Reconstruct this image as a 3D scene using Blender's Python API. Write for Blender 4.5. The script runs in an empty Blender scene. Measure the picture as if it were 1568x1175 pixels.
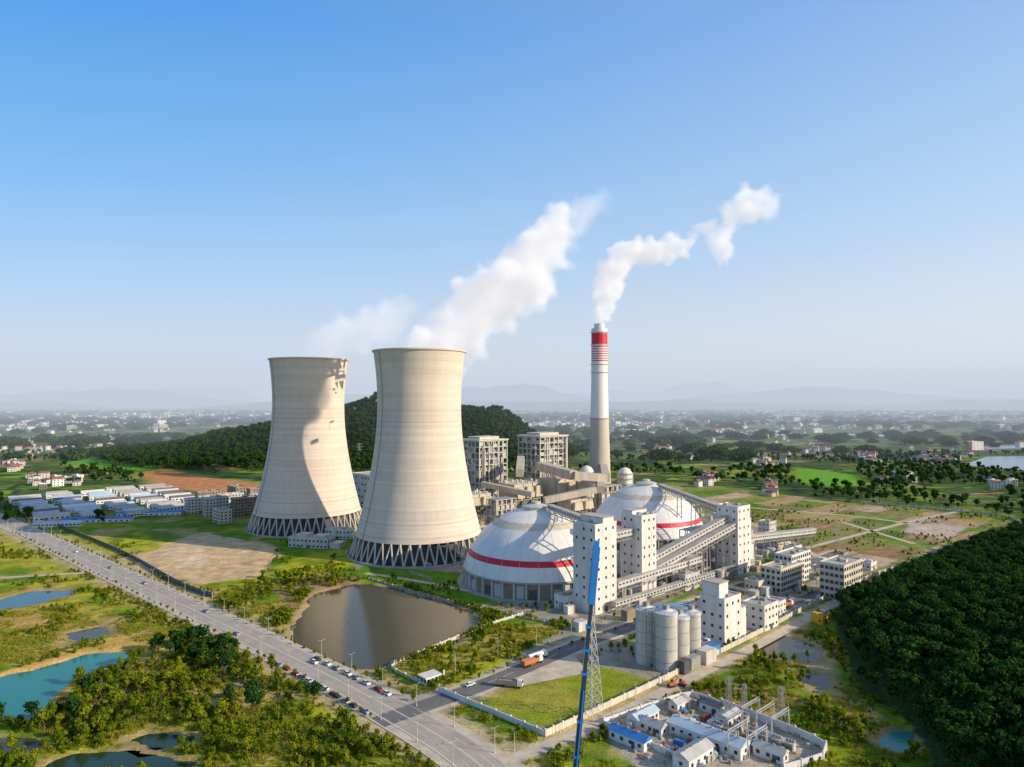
import bpy, math, random, time
import numpy as np
from mathutils import Vector
T0=time.time()
R=random.Random(7); rng=np.random.default_rng(11)
scene=bpy.context.scene
# ------------------------------------------------------------------ survey
# map coordinates: metres, X east, Y north, camera station at (0,0,115).
CAM_H=115.0; F=1045.0; P=math.atan(26.5/F)
def S(a,b,z=0.0):
    """ground point (metres) sighted from the survey station"""
    dx=(a-784)/F; dz=(587.5-b)/F
    y=math.cos(P)-dz*math.sin(P); zz=math.sin(P)+dz*math.cos(P)
    t=(z-CAM_H)/zz
    return (dx*t, y*t)
def SS(L): return np.array([S(*p) for p in L])
TH=math.radians(42.0)
U=Vector((math.cos(TH),math.sin(TH),0)); V=Vector((-math.sin(TH),math.cos(TH),0))
# ------------------------------------------------------------------ maths
def hsh(a,b,seed=0):
    n=(a*374761393+b*668265263+seed*144269504)&0x7fffffff
    n=((n^(n>>13))*1274126177)&0x7fffffff
    n=n^(n>>16)
    return (n&0xffff)/65535.0
def vnoise(x,y,seed=0):
    xi=np.floor(x).astype(np.int64); yi=np.floor(y).astype(np.int64)
    xf=x-xi; yf=y-yi; u=xf*xf*(3-2*xf); v=yf*yf*(3-2*yf)
    h=lambda a,b: hsh(a,b,seed)
    return (h(xi,yi)*(1-u)+h(xi+1,yi)*u)*(1-v)+(h(xi,yi+1)*(1-u)+h(xi+1,yi+1)*u)*v
def fbm(x,y,sc,oct=4,seed=0):
    x=np.asarray(x,float)/sc; y=np.asarray(y,float)/sc
    s=0;a=.5;t=0
    for i in range(oct):
        s=s+a*vnoise(x,y,seed+i*17); t+=a; a*=.5; x=x*2.03+11.3; y=y*2.03+5.7
    return s/t
def inpoly(x,y,pl):
    r=np.zeros(np.shape(x),bool); n=len(pl)
    for i in range(n):
        x1,y1=pl[i]; x2,y2=pl[(i+1)%n]
        if y1==y2: continue
        c=((y1>y)!=(y2>y))&(x<(x2-x1)*(y-y1)/(y2-y1)+x1)
        r^=c
    return r
def dpl(x,y,pl,closed=False):
    d=np.full(np.shape(x),1e9); n=len(pl)
    for i in range(n if closed else n-1):
        ax,ay=pl[i]; bx,by=pl[(i+1)%n]; L=(bx-ax)**2+(by-ay)**2+1e-9
        t=np.clip(((x-ax)*(bx-ax)+(y-ay)*(by-ay))/L,0,1)
        d=np.minimum(d,np.hypot(x-ax-t*(bx-ax),y-ay-t*(by-ay)))
    return d
def sd(x,y,pl):
    return np.where(inpoly(x,y,pl),1,-1)*dpl(x,y,pl,True)
def sstep(a,b,x):
    t=np.clip((x-a)/(b-a),0,1); return t*t*(3-2*t)
# ------------------------------------------------------------------ layout
MAIN=SS([(-30,783),(10,800),(150,866),(300,936),(420,993),(520,1043),(590,1080),(650,1114),(700,1145),(745,1180),(830,1260)])
ENTR=np.array([(-48,247),(-36,258),(-10,281),(34,333-6),(60,350),(110,396),(171,452),(250,523)])
PATH=SS([(745,1182),(800,1157),(870,1128),(985,1076),(1030,1052),(1165,985),(1262,932),(1340,893),(1432,860),(1562,803),(1640,770)])
WALL=SS([(672,1059),(835,1128),(1010,1046),(1160,972),(1255,922),(1340,882),(1430,852),(1555,797),(1320,771)])
WALL2=SS([(648,1048),(600,1024),(640,1003),(745,960),(800,942)])
SIDE1=SS([(1225,842),(1330,815),(1410,795),(1480,781)])
SIDE2=SS([(1130,792),(1230,840),(1290,880)])
SIDE3=SS([(1290,800),(1400,833)])
SIDE4=SS([(1000,750),(1130,775),(1300,790),(1470,812)])
DOCK=SS([(770,1022),(880,1004),(900,1030),(800,1050)])
SMALL=[SS([(0,885),(150,877),(210,880)]),SS([(560,878),(640,890),(720,905),(850,925),(880,945)])]
ROADS=[(MAIN,15),(ENTR,8),(PATH,4),(SIDE1,4),(SIDE2,4),(SIDE3,4),(SIDE4,4)]+[(s,3.5) for s in SMALL]
PLANT=SS([(545,872),(560,800),(740,762),(960,744),(1120,790),(1240,850),(1330,880),(1240,925),(1010,1040),(838,1122),(680,1058),(760,1020),(880,955),(715,925)])
YARD=SS([(915,1108),(1060,1062),(1110,1078),(1268,1150),(1190,1200),(1000,1210)])
PONDS=dict(
 big=SS([(445,975),(455,945),(480,910),(540,893),(600,898),(660,915),(705,930),(735,945),(720,965),(700,985),(660,995),(610,1008),(582,1027),(540,1024),(490,1008),(450,990)]),
 turq=SS([(-80,1050),(0,1035),(60,1020),(130,1000),(200,996),(212,1008),(160,1022),(105,1040),(85,1068),(68,1095),(0,1100),(-80,1100)]),
 slim=SS([(-40,925),(0,916),(45,904),(110,902),(104,912),(50,926),(0,934),(-40,940)]),
 dark=SS([(75,1165),(130,1150),(230,1152),(295,1165),(300,1200),(60,1200)]),
 dark2=SS([(190,1135),(225,1122),(300,1128),(290,1140),(230,1146)]),
 edge=SS([(-60,1135),(0,1128),(60,1132),(70,1142),(0,1158),(-60,1160)]),
 marsh=SS([(1158,985),(1190,970),(1240,985),(1262,1000),(1250,1012),(1210,1010),(1170,1003)]),
 marsh2=SS([(1228,1035),(1262,1030),(1272,1045),(1250,1058)]),
 right=SS([(1345,1140),(1360,1118),(1395,1120),(1408,1138),(1380,1152)]),
 flat=SS([(95,970),(160,958),(175,968),(120,982)]))
FOOT=np.array([(700,760),(560,690),(451,607),(365,540),(279,468),(215,412),(178,380),(160,340),(151,311),(137,276),(142,247),(132,214),(125,150),(120,60)])
HILLR=np.vstack([FOOT,[(1000,60),(1000,760)]])
def hillB(x,y):
    g=lambda cx,cy,h,sx,sy: h*np.exp(-((x-cx)/sx)**2-((y-cy)/sy)**2)
    return g(-285,1420,108,150,190)+g(-60,1480,88,120,200)+g(-520,1380,46,150,170)+g(-700,1500,12,200,200)
def height(x,y):
    x=np.asarray(x,float); y=np.asarray(y,float)
    z=np.full(x.shape,-0.06)
    rd=np.full(x.shape,1e9)
    for r,w in ROADS: rd=np.minimum(rd,dpl(x,y,r)-w)
    wild=sstep(2,14,rd)*sstep(-2,12,-sd(x,y,PLANT))*sstep(-2,8,-sd(x,y,YARD))*sstep(1300,900,y)
    z=z+wild*(fbm(x,y,28,4,3)*1.9-.5).clip(-.12,1.6)
    for k,pl in PONDS.items():
        s=sd(x+fbm(x,y,9,3,5)*7-3.5,y+fbm(x,y,9,3,9)*7-3.5,pl)
        z=z*(1-sstep(-7,0,s))+sstep(-7,0,s)*(-.1)-sstep(-1,2,s)*1.3
    inside=inpoly(x,y,HILLR); df=dpl(x,y,FOOT)
    hh=34*(1-np.exp(-df*0.30/34))*(0.75+.5*fbm(x,y,70,3,21))
    z=np.where(inside,z+hh,z)
    b=hillB(x,y); z=z+np.where(b>3,(b-3)*(0.8+.4*fbm(x,y,90,3,31)),0)
    return z
# ------------------------------------------------------------------ materials
def newmat(name):
    m=bpy.data.materials.new(name); m.use_nodes=True
    nt=m.node_tree; nt.nodes.clear()
    return m,nt,nt.nodes,nt.links
def M(name,col,rough=.8,var=.25,sc=.3,metal=0,streak=False):
    m,nt,N,L=newmat(name)
    o=N.new('ShaderNodeOutputMaterial'); p=N.new('ShaderNodeBsdfPrincipled')
    p.inputs['Roughness'].default_value=rough; p.inputs['Metallic'].default_value=metal
    tc=N.new('ShaderNodeNewGeometry'); mp=N.new('ShaderNodeMapping')
    mp.inputs['Scale'].default_value=(1,1,.12) if streak else (1,1,1)
    L.new(tc.outputs['Position'],mp.inputs[0])
    n=N.new('ShaderNodeTexNoise'); n.inputs['Scale'].default_value=sc; n.inputs['Detail'].default_value=6; n.inputs['Roughness'].default_value=.65
    L.new(mp.outputs[0],n.inputs['Vector'])
    mr=N.new('ShaderNodeMapRange'); mr.inputs['From Min'].default_value=.3; mr.inputs['From Max'].default_value=.7
    mr.inputs['To Min'].default_value=1-var; mr.inputs['To Max'].default_value=1+var*.5
    L.new(n.outputs['Fac'],mr.inputs['Value'])
    mx=N.new('ShaderNodeVectorMath'); mx.operation='SCALE'; mx.inputs[0].default_value=col[:3]
    L.new(mr.outputs[0],mx.inputs['Scale']); L.new(mx.outputs[0],p.inputs['Base Color'])
    L.new(p.outputs[0],o.inputs[0])
    return m
white=M('white_render',(.72,.68,.62),.7,.22,.25,streak=True)
cream=M('cream_render',(.63,.55,.44),.7,.25,.2,streak=True)
beige=M('beige_cladding',(.56,.48,.36),.6,.3,.2,streak=True)
grey=M('grey_steel',(.34,.33,.31),.5,.3,.4,metal=.1)
dgrey=M('dark_steel',(.08,.085,.09),.6,.3,.4)
lgrey=M('light_grey_cladding',(.54,.52,.48),.5,.25,.25,streak=True)
silom=M('silo_concrete',(.58,.54,.48),.7,.3,.25,streak=True)
glass=M('window_glass',(.03,.045,.06),.15,.3,.4)
roofc=M('concrete_roof',(.46,.42,.37),.9,.3,.15)
bluer=M('blue_sheet_roof',(.05,.22,.52),.45,.25,.2)
craneb=M('crane_blue_paint',(.02,.22,.66),.4,.15,.3)
cranel=M('crane_boom_paint',(.03,.05,.09),.4,.4,.5)
lblue=M('pale_blue_roof',(.50,.60,.68),.5,.25,.1)
redt=M('red_tile_roof',(.34,.11,.06),.8,.3,.3)
greyt=M('grey_tile_roof',(.18,.16,.15),.8,.3,.3)
red=M('red_paint',(.62,.010,.03),.5,.15,.2)
wpaint=M('white_paint',(.76,.73,.69),.45,.12,.2,streak=True)
conc=M('concrete',(.44,.40,.34),.9,.25,.15)
concw=M('warm_concrete',(.55,.48,.40),.9,.2,.08,streak=True)
asph=M('asphalt',(.17,.16,.15),.9,.25,.12)
asphm=M('worn_asphalt',(.44,.375,.30),.9,.22,.1)
pave=M('pale_paving',(.60,.50,.37),.9,.3,.15)
mark=M('road_marking_paint',(.78,.77,.73),.7,.25,.8)
kerbm=M('kerb_stone',(.66,.61,.54),.8,.2,.5)
bark=M('bark',(.10,.07,.045),.9,.3,1)
yellow=M('yellow_paint',(.65,.38,.03),.5,.15,.5)
orange=M('orange_paint',(.60,.16,.03),.5,.15,.5)
black=M('rubber',(.02,.02,.02),.8,.2,1)
cars=[M('car_paint_white',(.75,.75,.75),.25,.05,1),M('car_paint_dark',(.03,.035,.04),.2,.05,1),M('car_paint_red',(.35,.02,.02),.25,.05,1),M('car_paint_silver',(.35,.36,.38),.25,.05,1)]
brownb=M('brown_panel',(.30,.23,.16),.7,.3,.3)
def tower_mat():
    m,nt,N,L=newmat('tower_shell_concrete')
    o=N.new('ShaderNodeOutputMaterial'); p=N.new('ShaderNodeBsdfPrincipled'); p.inputs['Roughness'].default_value=.9; p.inputs['Specular IOR Level'].default_value=.2
    g=N.new('ShaderNodeNewGeometry'); sx=N.new('ShaderNodeSeparateXYZ'); L.new(g.outputs['Position'],sx.inputs[0])
    dv=N.new('ShaderNodeMath'); dv.operation='DIVIDE'; dv.inputs[1].default_value=1.5; L.new(sx.outputs['Z'],dv.inputs[0])
    fl=N.new('ShaderNodeMath'); fl.operation='FLOOR'; L.new(dv.outputs[0],fl.inputs[0])
    wn=N.new('ShaderNodeTexWhiteNoise'); wn.noise_dimensions='1D'; L.new(fl.outputs[0],wn.inputs['W'])
    mp=N.new('ShaderNodeMapping'); mp.inputs['Scale'].default_value=(.35,.35,.02); L.new(g.outputs['Position'],mp.inputs[0])
    n=N.new('ShaderNodeTexNoise'); n.inputs['Scale'].default_value=1; n.inputs['Detail'].default_value=6; L.new(mp.outputs[0],n.inputs['Vector'])
    mp2=N.new('ShaderNodeMapping'); mp2.inputs['Scale'].default_value=(.02,.02,.07); L.new(g.outputs['Position'],mp2.inputs[0])
    n2=N.new('ShaderNodeTexNoise'); n2.inputs['Scale'].default_value=1; n2.inputs['Detail'].default_value=8; L.new(mp2.outputs[0],n2.inputs['Vector'])
    a=N.new('ShaderNodeMath'); a.operation='MULTIPLY_ADD'; L.new(wn.outputs['Value'],a.inputs[0]); a.inputs[1].default_value=.13; a.inputs[2].default_value=.68
    b=N.new('ShaderNodeMath'); b.operation='MULTIPLY_ADD'; L.new(n.outputs['Fac'],b.inputs[0]); b.inputs[1].default_value=.20; L.new(a.outputs[0],b.inputs[2])
    c=N.new('ShaderNodeMath'); c.operation='MULTIPLY_ADD'; L.new(n2.outputs['Fac'],c.inputs[0]); c.inputs[1].default_value=.34; L.new(b.outputs[0],c.inputs[2])
    fr=N.new('ShaderNodeMath'); fr.operation='FRACT'; d6=N.new('ShaderNodeMath'); d6.operation='DIVIDE'; d6.inputs[1].default_value=9; L.new(sx.outputs['Z'],d6.inputs[0]); L.new(d6.outputs[0],fr.inputs[0])
    lt=N.new('ShaderNodeMath'); lt.operation='LESS_THAN'; lt.inputs[1].default_value=.09; L.new(fr.outputs[0],lt.inputs[0])
    s=N.new('ShaderNodeMath'); s.operation='MULTIPLY_ADD'; s.inputs[1].default_value=-.10; L.new(lt.outputs[0],s.inputs[0]); L.new(c.outputs[0],s.inputs[2])
    vm=N.new('ShaderNodeVectorMath'); vm.operation='SCALE'; vm.inputs[0].default_value=(.66,.55,.45); L.new(s.outputs[0],vm.inputs['Scale'])
    L.new(vm.outputs[0],p.inputs['Base Color']); L.new(p.outputs[0],o.inputs[0]); return m
towerm=tower_mat()
def foliage(name,c1,c2,tr=.25):
    m,nt,N,L=newmat(name)
    o=N.new('ShaderNodeOutputMaterial'); d=N.new('ShaderNodeBsdfDiffuse'); t=N.new('ShaderNodeBsdfTranslucent'); mx=N.new('ShaderNodeMixShader'); mx.inputs[0].default_value=tr
    oi=N.new('ShaderNodeObjectInfo'); g=N.new('ShaderNodeNewGeometry')
    n=N.new('ShaderNodeTexNoise'); n.inputs['Scale'].default_value=.45; n.inputs['Detail'].default_value=3; L.new(g.outputs['Position'],n.inputs['Vector'])
    n3=N.new('ShaderNodeTexNoise'); n3.inputs['Scale'].default_value=.03; n3.inputs['Detail'].default_value=3; L.new(g.outputs['Position'],n3.inputs['Vector'])
    a=N.new('ShaderNodeMath'); a.operation='MULTIPLY_ADD'; a.inputs[1].default_value=.6; L.new(oi.outputs['Random'],a.inputs[0])
    s=N.new('ShaderNodeMath'); s.operation='ADD'; L.new(n.outputs['Fac'],s.inputs[0]); L.new(n3.outputs['Fac'],s.inputs[1])
    s2=N.new('ShaderNodeMath'); s2.operation='SUBTRACT'; s2.inputs[1].default_value=.75; L.new(s.outputs[0],s2.inputs[0]); L.new(s2.outputs[0],a.inputs[2])
    r=N.new('ShaderNodeMix'); r.data_type='RGBA'; r.inputs['A'].default_value=(*c1,1); r.inputs['B'].default_value=(*c2,1); L.new(a.outputs[0],r.inputs['Factor'])
    L.new(r.outputs['Result'],d.inputs[0]); L.new(r.outputs['Result'],t.inputs[0]); L.new(d.outputs[0],mx.inputs[1]); L.new(t.outputs[0],mx.inputs[2]); L.new(mx.outputs[0],o.inputs[0]); return m
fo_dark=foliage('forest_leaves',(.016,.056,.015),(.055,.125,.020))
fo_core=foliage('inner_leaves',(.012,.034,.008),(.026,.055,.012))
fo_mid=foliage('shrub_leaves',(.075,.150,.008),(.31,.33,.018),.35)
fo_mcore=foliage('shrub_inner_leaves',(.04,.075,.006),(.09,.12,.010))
fo_reed=foliage('reed_leaves',(.18,.25,.015),(.46,.39,.06),.35)
fo_far=foliage('distant_leaves',(.02,.05,.018),(.060,.11,.022))
def water(name,col,rough=.06):
    m,nt,N,L=newmat(name)
    o=N.new('ShaderNodeOutputMaterial'); p=N.new('ShaderNodeBsdfPrincipled'); p.inputs['Base Color'].default_value=(*col,1); p.inputs['Roughness'].default_value=rough; p.inputs['IOR'].default_value=1.33
    g=N.new('ShaderNodeNewGeometry'); n=N.new('ShaderNodeTexNoise'); n.inputs['Scale'].default_value=.6; n.inputs['Detail'].default_value=4; L.new(g.outputs['Position'],n.inputs['Vector'])
    b=N.new('ShaderNodeBump'); b.inputs['Strength'].default_value=.2; b.inputs['Distance'].default_value=.2; L.new(n.outputs['Fac'],b.inputs['Height']); L.new(b.outputs[0],p.inputs['Normal'])
    L.new(p.outputs[0],o.inputs[0]); return m
# ------------------------------------------------------------------ mesh builder
class MB:
    def __init__(s,*mats): s.v=[];s.f=[];s.m=[];s.mats=mats
    def add(s,vs,fs,mi=0):
        b=len(s.v); s.v+=[tuple(v) for v in vs]; s.f+=[tuple(i+b for i in f) for f in fs]; s.m+=[mi]*len(fs)
    def box(s,cx,cy,z0,sx,sy,sz,mi=0,rot=0,taper=1):
        c,n=math.cos(rot),math.sin(rot); vs=[]
        for z,k in ((z0,1),(z0+sz,taper)):
            for a,b in ((-1,-1),(1,-1),(1,1),(-1,1)):
                x=a*sx/2*k; y=b*sy/2*k
                vs.append((cx+x*c-y*n,cy+x*n+y*c,z))
        s.add(vs,[(3,2,1,0),(4,5,6,7),(0,1,5,4),(1,2,6,5),(2,3,7,6),(3,0,4,7)],mi)
    def cyl(s,cx,cy,z0,z1,r0,r1=None,n=16,mi=0,cap=True):
        r1=r0 if r1 is None else r1; vs=[]
        for z,r in ((z0,r0),(z1,r1)):
            for i in range(n):
                a=2*math.pi*i/n; vs.append((cx+r*math.cos(a),cy+r*math.sin(a),z))
        fs=[(i,(i+1)%n,n+(i+1)%n,n+i) for i in range(n)]
        if cap: fs.append(tuple(range(n,2*n))); fs.append(tuple(range(n-1,-1,-1)))
        s.add(vs,fs,mi)
    def wheel(s,x,y,z,r,w,mi=0,n=10):
        vs=[(x+r*math.cos(2*math.pi*i/n),y+k*w/2,z+r*math.sin(2*math.pi*i/n)) for k in (-1,1) for i in range(n)]
        s.add(vs,[(i,(i+1)%n,n+(i+1)%n,n+i) for i in range(n)]+[tuple(range(n)),tuple(range(2*n-1,n-1,-1))],mi)
    def beam(s,p,q,w,mi=0,h=None,n=4):
        p=Vector(p);q=Vector(q);d=(q-p)
        if d.length<1e-6:return
        d.normalize(); h=w if h is None else h
        up=Vector((0,0,1)) if abs(d.z)<.95 else Vector((1,0,0))
        a=d.cross(up).normalized(); b=a.cross(d).normalized()
        vs=[]
        for c in (p,q):
            for i,j in ((-1,-1),(1,-1),(1,1),(-1,1)): vs.append(c+a*(i*w/2)+b*(j*h/2))
        s.add(vs,[(3,2,1,0),(4,5,6,7),(0,1,5,4),(1,2,6,5),(2,3,7,6),(3,0,4,7)],mi)
    def gable(s,cx,cy,z0,sx,sy,h,mi=0,over=.5):
        x=sx/2+over;y=sy/2+over
        vs=[(cx-x,cy-y,z0),(cx+x,cy-y,z0),(cx+x,cy+y,z0),(cx-x,cy+y,z0),(cx-x,cy,z0+h),(cx+x,cy,z0+h)]
        s.add(vs,[(0,1,5,4),(2,3,4,5),(0,4,3),(1,2,5),(3,2,1,0)],mi)
    def lathe(s,prof,n,cx=0,cy=0):
        b=len(s.v)
        for r,z,mi in prof:
            for i in range(n):
                a=2*math.pi*i/n; s.v.append((cx+r*math.cos(a),cy+r*math.sin(a),z))
        for k in range(len(prof)-1):
            for i in range(n):
                j=(i+1)%n
                s.f.append((b+k*n+i,b+k*n+j,b+(k+1)*n+j,b+(k+1)*n+i)); s.m.append(prof[k][2])
    def mesh(s,name,smooth=False):
        me=bpy.data.meshes.new(name); me.from_pydata(s.v,[],s.f)
        for m in s.mats: me.materials.append(m)
        me.polygons.foreach_set('material_index',s.m)
        if smooth:
            me.polygons.foreach_set('use_smooth',[True]*len(s.f))
            try: me.set_sharp_from_angle(angle=math.radians(35))
            except Exception: pass
        me.update(); return me
    def obj(s,name,loc=(0,0,0),rot=0,parent=None,smooth=False):
        return place(s.mesh(name,smooth),name,loc,rot,parent)
def place(me,name,loc=(0,0,0),rot=0,parent=None,sc=1):
    o=bpy.data.objects.new(name,me); o.location=loc; o.rotation_euler=(0,0,rot); o.scale=(sc,sc,sc)
    scene.collection.objects.link(o)
    if parent: o.parent=parent
    return o
def empty(name,loc=(0,0,0),rot=0):
    return place(None,name,loc,rot)
# ------------------------------------------------------------------ ground sheet
def axis(lo,hi,st,far_lo,far_hi,g):
    a=list(np.arange(lo,hi+.1,st)); s=st
    while a[-1]<far_hi: s*=g; a.append(a[-1]+s)
    b=[];s=st;c=lo
    while c>far_lo: s*=g; c-=s; b.append(c)
    return np.array(b[::-1]+a)
xs=axis(-500,520,2.2,-22000,22000,1.07); ys=axis(170,740,2.2,-3000,24000,1.07)
GX,GY=np.meshgrid(xs,ys); gx=GX.ravel(); gy=GY.ravel()
gz=height(gx,gy)
n1=fbm(gx,gy,45,5,1); n2=fbm(gx,gy,14,4,2); n3=fbm(gx,gy,120,4,8)
G1=np.array((.165,.275,.014)); G2=np.array((.44,.43,.025)); TAN=np.array((.52,.37,.14)); DG=np.array((.075,.165,.012))
SAND=np.array((.72,.50,.27)); REDS=np.array((.62,.27,.11)); LAWN=np.array((.14,.28,.016)); DRY=np.array((.48,.38,.08))
def mixc(c,b,m): return c*(1-m[:,None])+b*m[:,None]
col=np.tile(G1,(gx.size,1))
col=mixc(col,G2,sstep(.42,.6,n1))
col=mixc(col,DG,sstep(.5,.62,n2)*.6)
col=mixc(col,TAN,sstep(.58,.68,fbm(gx,gy,30,4,44))*.85)
near=(gy<1500)&(np.abs(gx)<1300)&(gy>100)
idx=np.where(near)[0]; x_=gx[idx];y_=gy[idx]
wx=(fbm(x_,y_,10,4,61)-.5); wy=(fbm(x_,y_,30,3,62)-.5)
def zone(pl,c,feather=2,warp=10,amt=1,thr=None):
    s=sd(x_,y_,pl)+wx*warp+wy*warp
    m=sstep(-feather,feather,s)*amt
    if thr is not None: m=m*sstep(thr-.06,thr+.06,fbm(x_,y_,22,4,int(abs(pl[0][0]))%97))
    col[idx]=mixc(col[idx],np.array(c),m)
zone(SS([(195,855),(310,815),(425,838),(418,862),(398,885),(290,897),(215,872)]),SAND,2,12)
zone(SS([(250,850),(300,835),(330,850),(290,875)]),(.78,.58,.36),3,14)
zone(SS([(300,885),(360,850),(400,850),(380,875),(340,890)]),(.55,.37,.20),2,14,.9,.5)
zone(SS([(205,725),(250,720),(400,742),(402,768),(330,758),(240,744)]),REDS,4,14)
zone(SS([(0,800),(60,812),(250,905),(400,985),(380,1000),(200,925),(0,850)]),(.46,.42,.05),4,20,.8,.42)
zone(SS([(0,930),(200,940),(300,1000),(180,1010),(0,1040)]),(.60,.37,.11),3,20,.85,.50)
zone(SS([(0,850),(150,880),(260,940),(200,960),(0,930)]),(.50,.42,.06),3,20,.8,.50)
zone(SS([(430,905),(480,880),(545,885),(470,940),(440,985)]),(.40,.26,.13),2,10)
zone(SS([(330,905),(430,930),(440,975),(380,960),(320,930)]),DRY,3,10)
zone(SS([(600,1024),(640,1003),(745,962),(880,955),(700,1035),(655,1045)]),(.45,.37,.06),1.5,3)
zone(PLANT,(.40,.35,.27),1.5,3)
zone(SS([(545,880),(560,862),(720,880),(760,925),(700,925),(600,895)]),LAWN,2,4)
zone(SS([(690,1060),(790,1038),(885,1012),(1000,1040),(836,1118)]),(.28,.33,.022),1.5,4)
zone(SS([(735,1065),(850,1045),(900,1070),(840,1100)]),(.44,.37,.06),3,14,.8,.45)
zone(SS([(930,960),(1060,905),(1180,870),(1200,880),(1080,925),(960,985)]),LAWN,1,2,.9)
zone(SS([(1010,925),(1075,900),(1085,910),(1015,940)]),LAWN,1,2,.9); zone(SS([(1100,870),(1180,850),(1195,860),(1110,885)]),LAWN,1,3,.9)
zone(SS([(1100,1000),(1250,940),(1262,935),(1240,960),(1120,1020)]),(.13,.25,.015),2,6)
# fallow land, surveyed into rectangular plots
DEV=SS([(960,742),(1060,740),(1280,768),(1550,795),(1430,850),(1320,880),(1240,850),(1120,790)])
zone(DEV,(.42,.29,.15),5,10)
uu=x_*U.x+y_*U.y; vv=x_*V.x+y_*V.y
row=np.floor(vv/30).astype(np.int64); cell=np.floor((uu+hsh(row,row*0,5)*40)/46).astype(np.int64)
hv=hsh(cell,row,9)
pal=np.array([(.17,.27,.03),(.50,.34,.18),(.28,.29,.05),(.36,.22,.10),(.12,.22,.02),(.42,.36,.12),(.60,.44,.28),(.20,.26,.04)])
pc=pal[(hv*7.99).astype(int)]
fe=np.minimum(np.abs(((vv/30)%1)-.5),np.abs((((uu+hsh(row,row*0,5)*40)/46)%1)-.5))
edge=np.maximum(np.abs(((vv/30)%1)-.5)*30,np.abs((((uu+hsh(row,row*0,5)*40)/46)%1)-.5)*46)
mD=sstep(-3,5,sd(x_,y_,DEV)+wx*8)
mD=mD*(.55+.45*sstep(.35,.6,fbm(x_,y_,26,4,7)))
col[idx]=col[idx]*(1-mD[:,None])+pc*mD[:,None]
ve_=mD*sstep(13.2,14.6,np.abs(((vv/30)%1)-.5)*30); col[idx]=mixc(col[idx],np.array((.12,.19,.03)),ve_*.7)
zone(SS([(1040,760),(1180,775),(1260,800),(1190,812),(1100,785)]),(.38,.24,.11),3,20,.7,.5)
zone(SS([(1400,800),(1480,808),(1455,828),(1380,815)]),(.62,.49,.38),2,6)
zone(SS([(1150,975),(1240,960),(1285,1020),(1230,1050),(1160,1010)]),(.54,.38,.20),2,12,.9)
zone(SS([(1060,1055),(1160,1045),(1250,1080),(1200,1100),(1100,1075)]),(.50,.34,.15),2,12,.9,.4)
zone(YARD,(.52,.45,.35),1,2)
zone(SS([(960,1060),(1060,1040),(1100,1060),(1000,1085)]),(.56,.35,.17),2,6)
FIELDS=[SS([(1220,716),(1310,728),(1330,745),(1250,745),(1215,735)]),SS([(1075,678),(1135,676),(1145,690),(1085,694)]),SS([(100,700),(200,702),(300,715),(210,722),(90,712)])]
for f_ in FIELDS: zone(f_,(.16,.42,.03),5,20)
for r,w in ROADS[:3]:
    s=w+1.5-dpl(x_,y_,r)+wx*6
    col[idx]=mixc(col[idx],np.array((.58,.45,.24)),sstep(-2,2,s)*.9)
for k,pl in PONDS.items():
    s=sd(x_,y_,pl)+wx*8; col[idx]=mixc(col[idx],np.array((.42,.30,.15) if k!='turq' else (.68,.41,.15)),sstep(-5,-1,s)*.75)
ih=inpoly(gx,gy,HILLR); col[ih]=(.045,.08,.018)
farm=sstep(620,900,gy+n3*120)*1.0
farm=np.maximum(farm,sstep(430,560,np.abs(gx)))
dv_=SS([(960,742),(1060,740),(1280,768),(1550,795),(1430,850),(1240,925),(1120,790)])
dev=sd(gx,gy,dv_); farm=farm*sstep(8,-8,dev)
hb=hillB(gx,gy); farm=farm*(1-sstep(4,14,hb)); col[hb>6]=(.03,.05,.015)
for pl in [SS([(205,725),(250,720),(400,742),(402,768),(330,758),(240,744)])]+FIELDS:
    farm=farm*sstep(8,-14,sd(gx,gy,pl))
nx,ny=len(xs),len(ys)
ii=np.arange(nx*ny).reshape(ny,nx)
quads=np.stack([ii[:-1,:-1],ii[:-1,1:],ii[1:,1:],ii[1:,:-1]],-1).reshape(-1,4)
me=bpy.data.meshes.new('ground')
me.vertices.add(nx*ny); me.vertices.foreach_set('co',np.stack([gx,gy,gz],-1).ravel())
me.loops.add(quads.size); me.loops.foreach_set('vertex_index',quads.ravel().astype(np.int32))
me.polygons.add(len(quads)); me.polygons.foreach_set('loop_start',np.arange(0,quads.size,4,dtype=np.int32))
me.polygons.foreach_set('use_smooth',np.ones(len(quads),bool))
me.update(calc_edges=True); me.validate()
ca=me.color_attributes.new('Col','FLOAT_COLOR','POINT')
ca.data.foreach_set('color',np.concatenate([col,farm[:,None]],1).astype(np.float32).ravel())
fa=me.attributes.new('farm','FLOAT','POINT'); fa.data.foreach_set('value',farm.astype(np.float32))
m,nt,N,L=newmat('ground_soil_and_grass')
o=N.new('ShaderNodeOutputMaterial'); p=N.new('ShaderNodeBsdfPrincipled'); p.inputs['Roughness'].default_value=.95; p.inputs['Specular IOR Level'].default_value=.1
at=N.new('ShaderNodeAttribute'); at.attribute_name='Col'; af=N.new('ShaderNodeAttribute'); af.attribute_name='farm'
g=N.new('ShaderNodeNewGeometry')
def noise(sc,det,rough=.6):
    n=N.new('ShaderNodeTexNoise'); n.inputs['Scale'].default_value=sc; n.inputs['Detail'].default_value=det; n.inputs['Roughness'].default_value=rough; L.new(g.outputs['Position'],n.inputs['Vector']); return n
def mrange(src,a,b,c,d):
    r=N.new('ShaderNodeMapRange'); r.inputs['From Min'].default_value=a; r.inputs['From Max'].default_value=b; r.inputs['To Min'].default_value=c; r.inputs['To Max'].default_value=d; L.new(src,r.inputs['Value']); return r.outputs[0]
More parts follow.
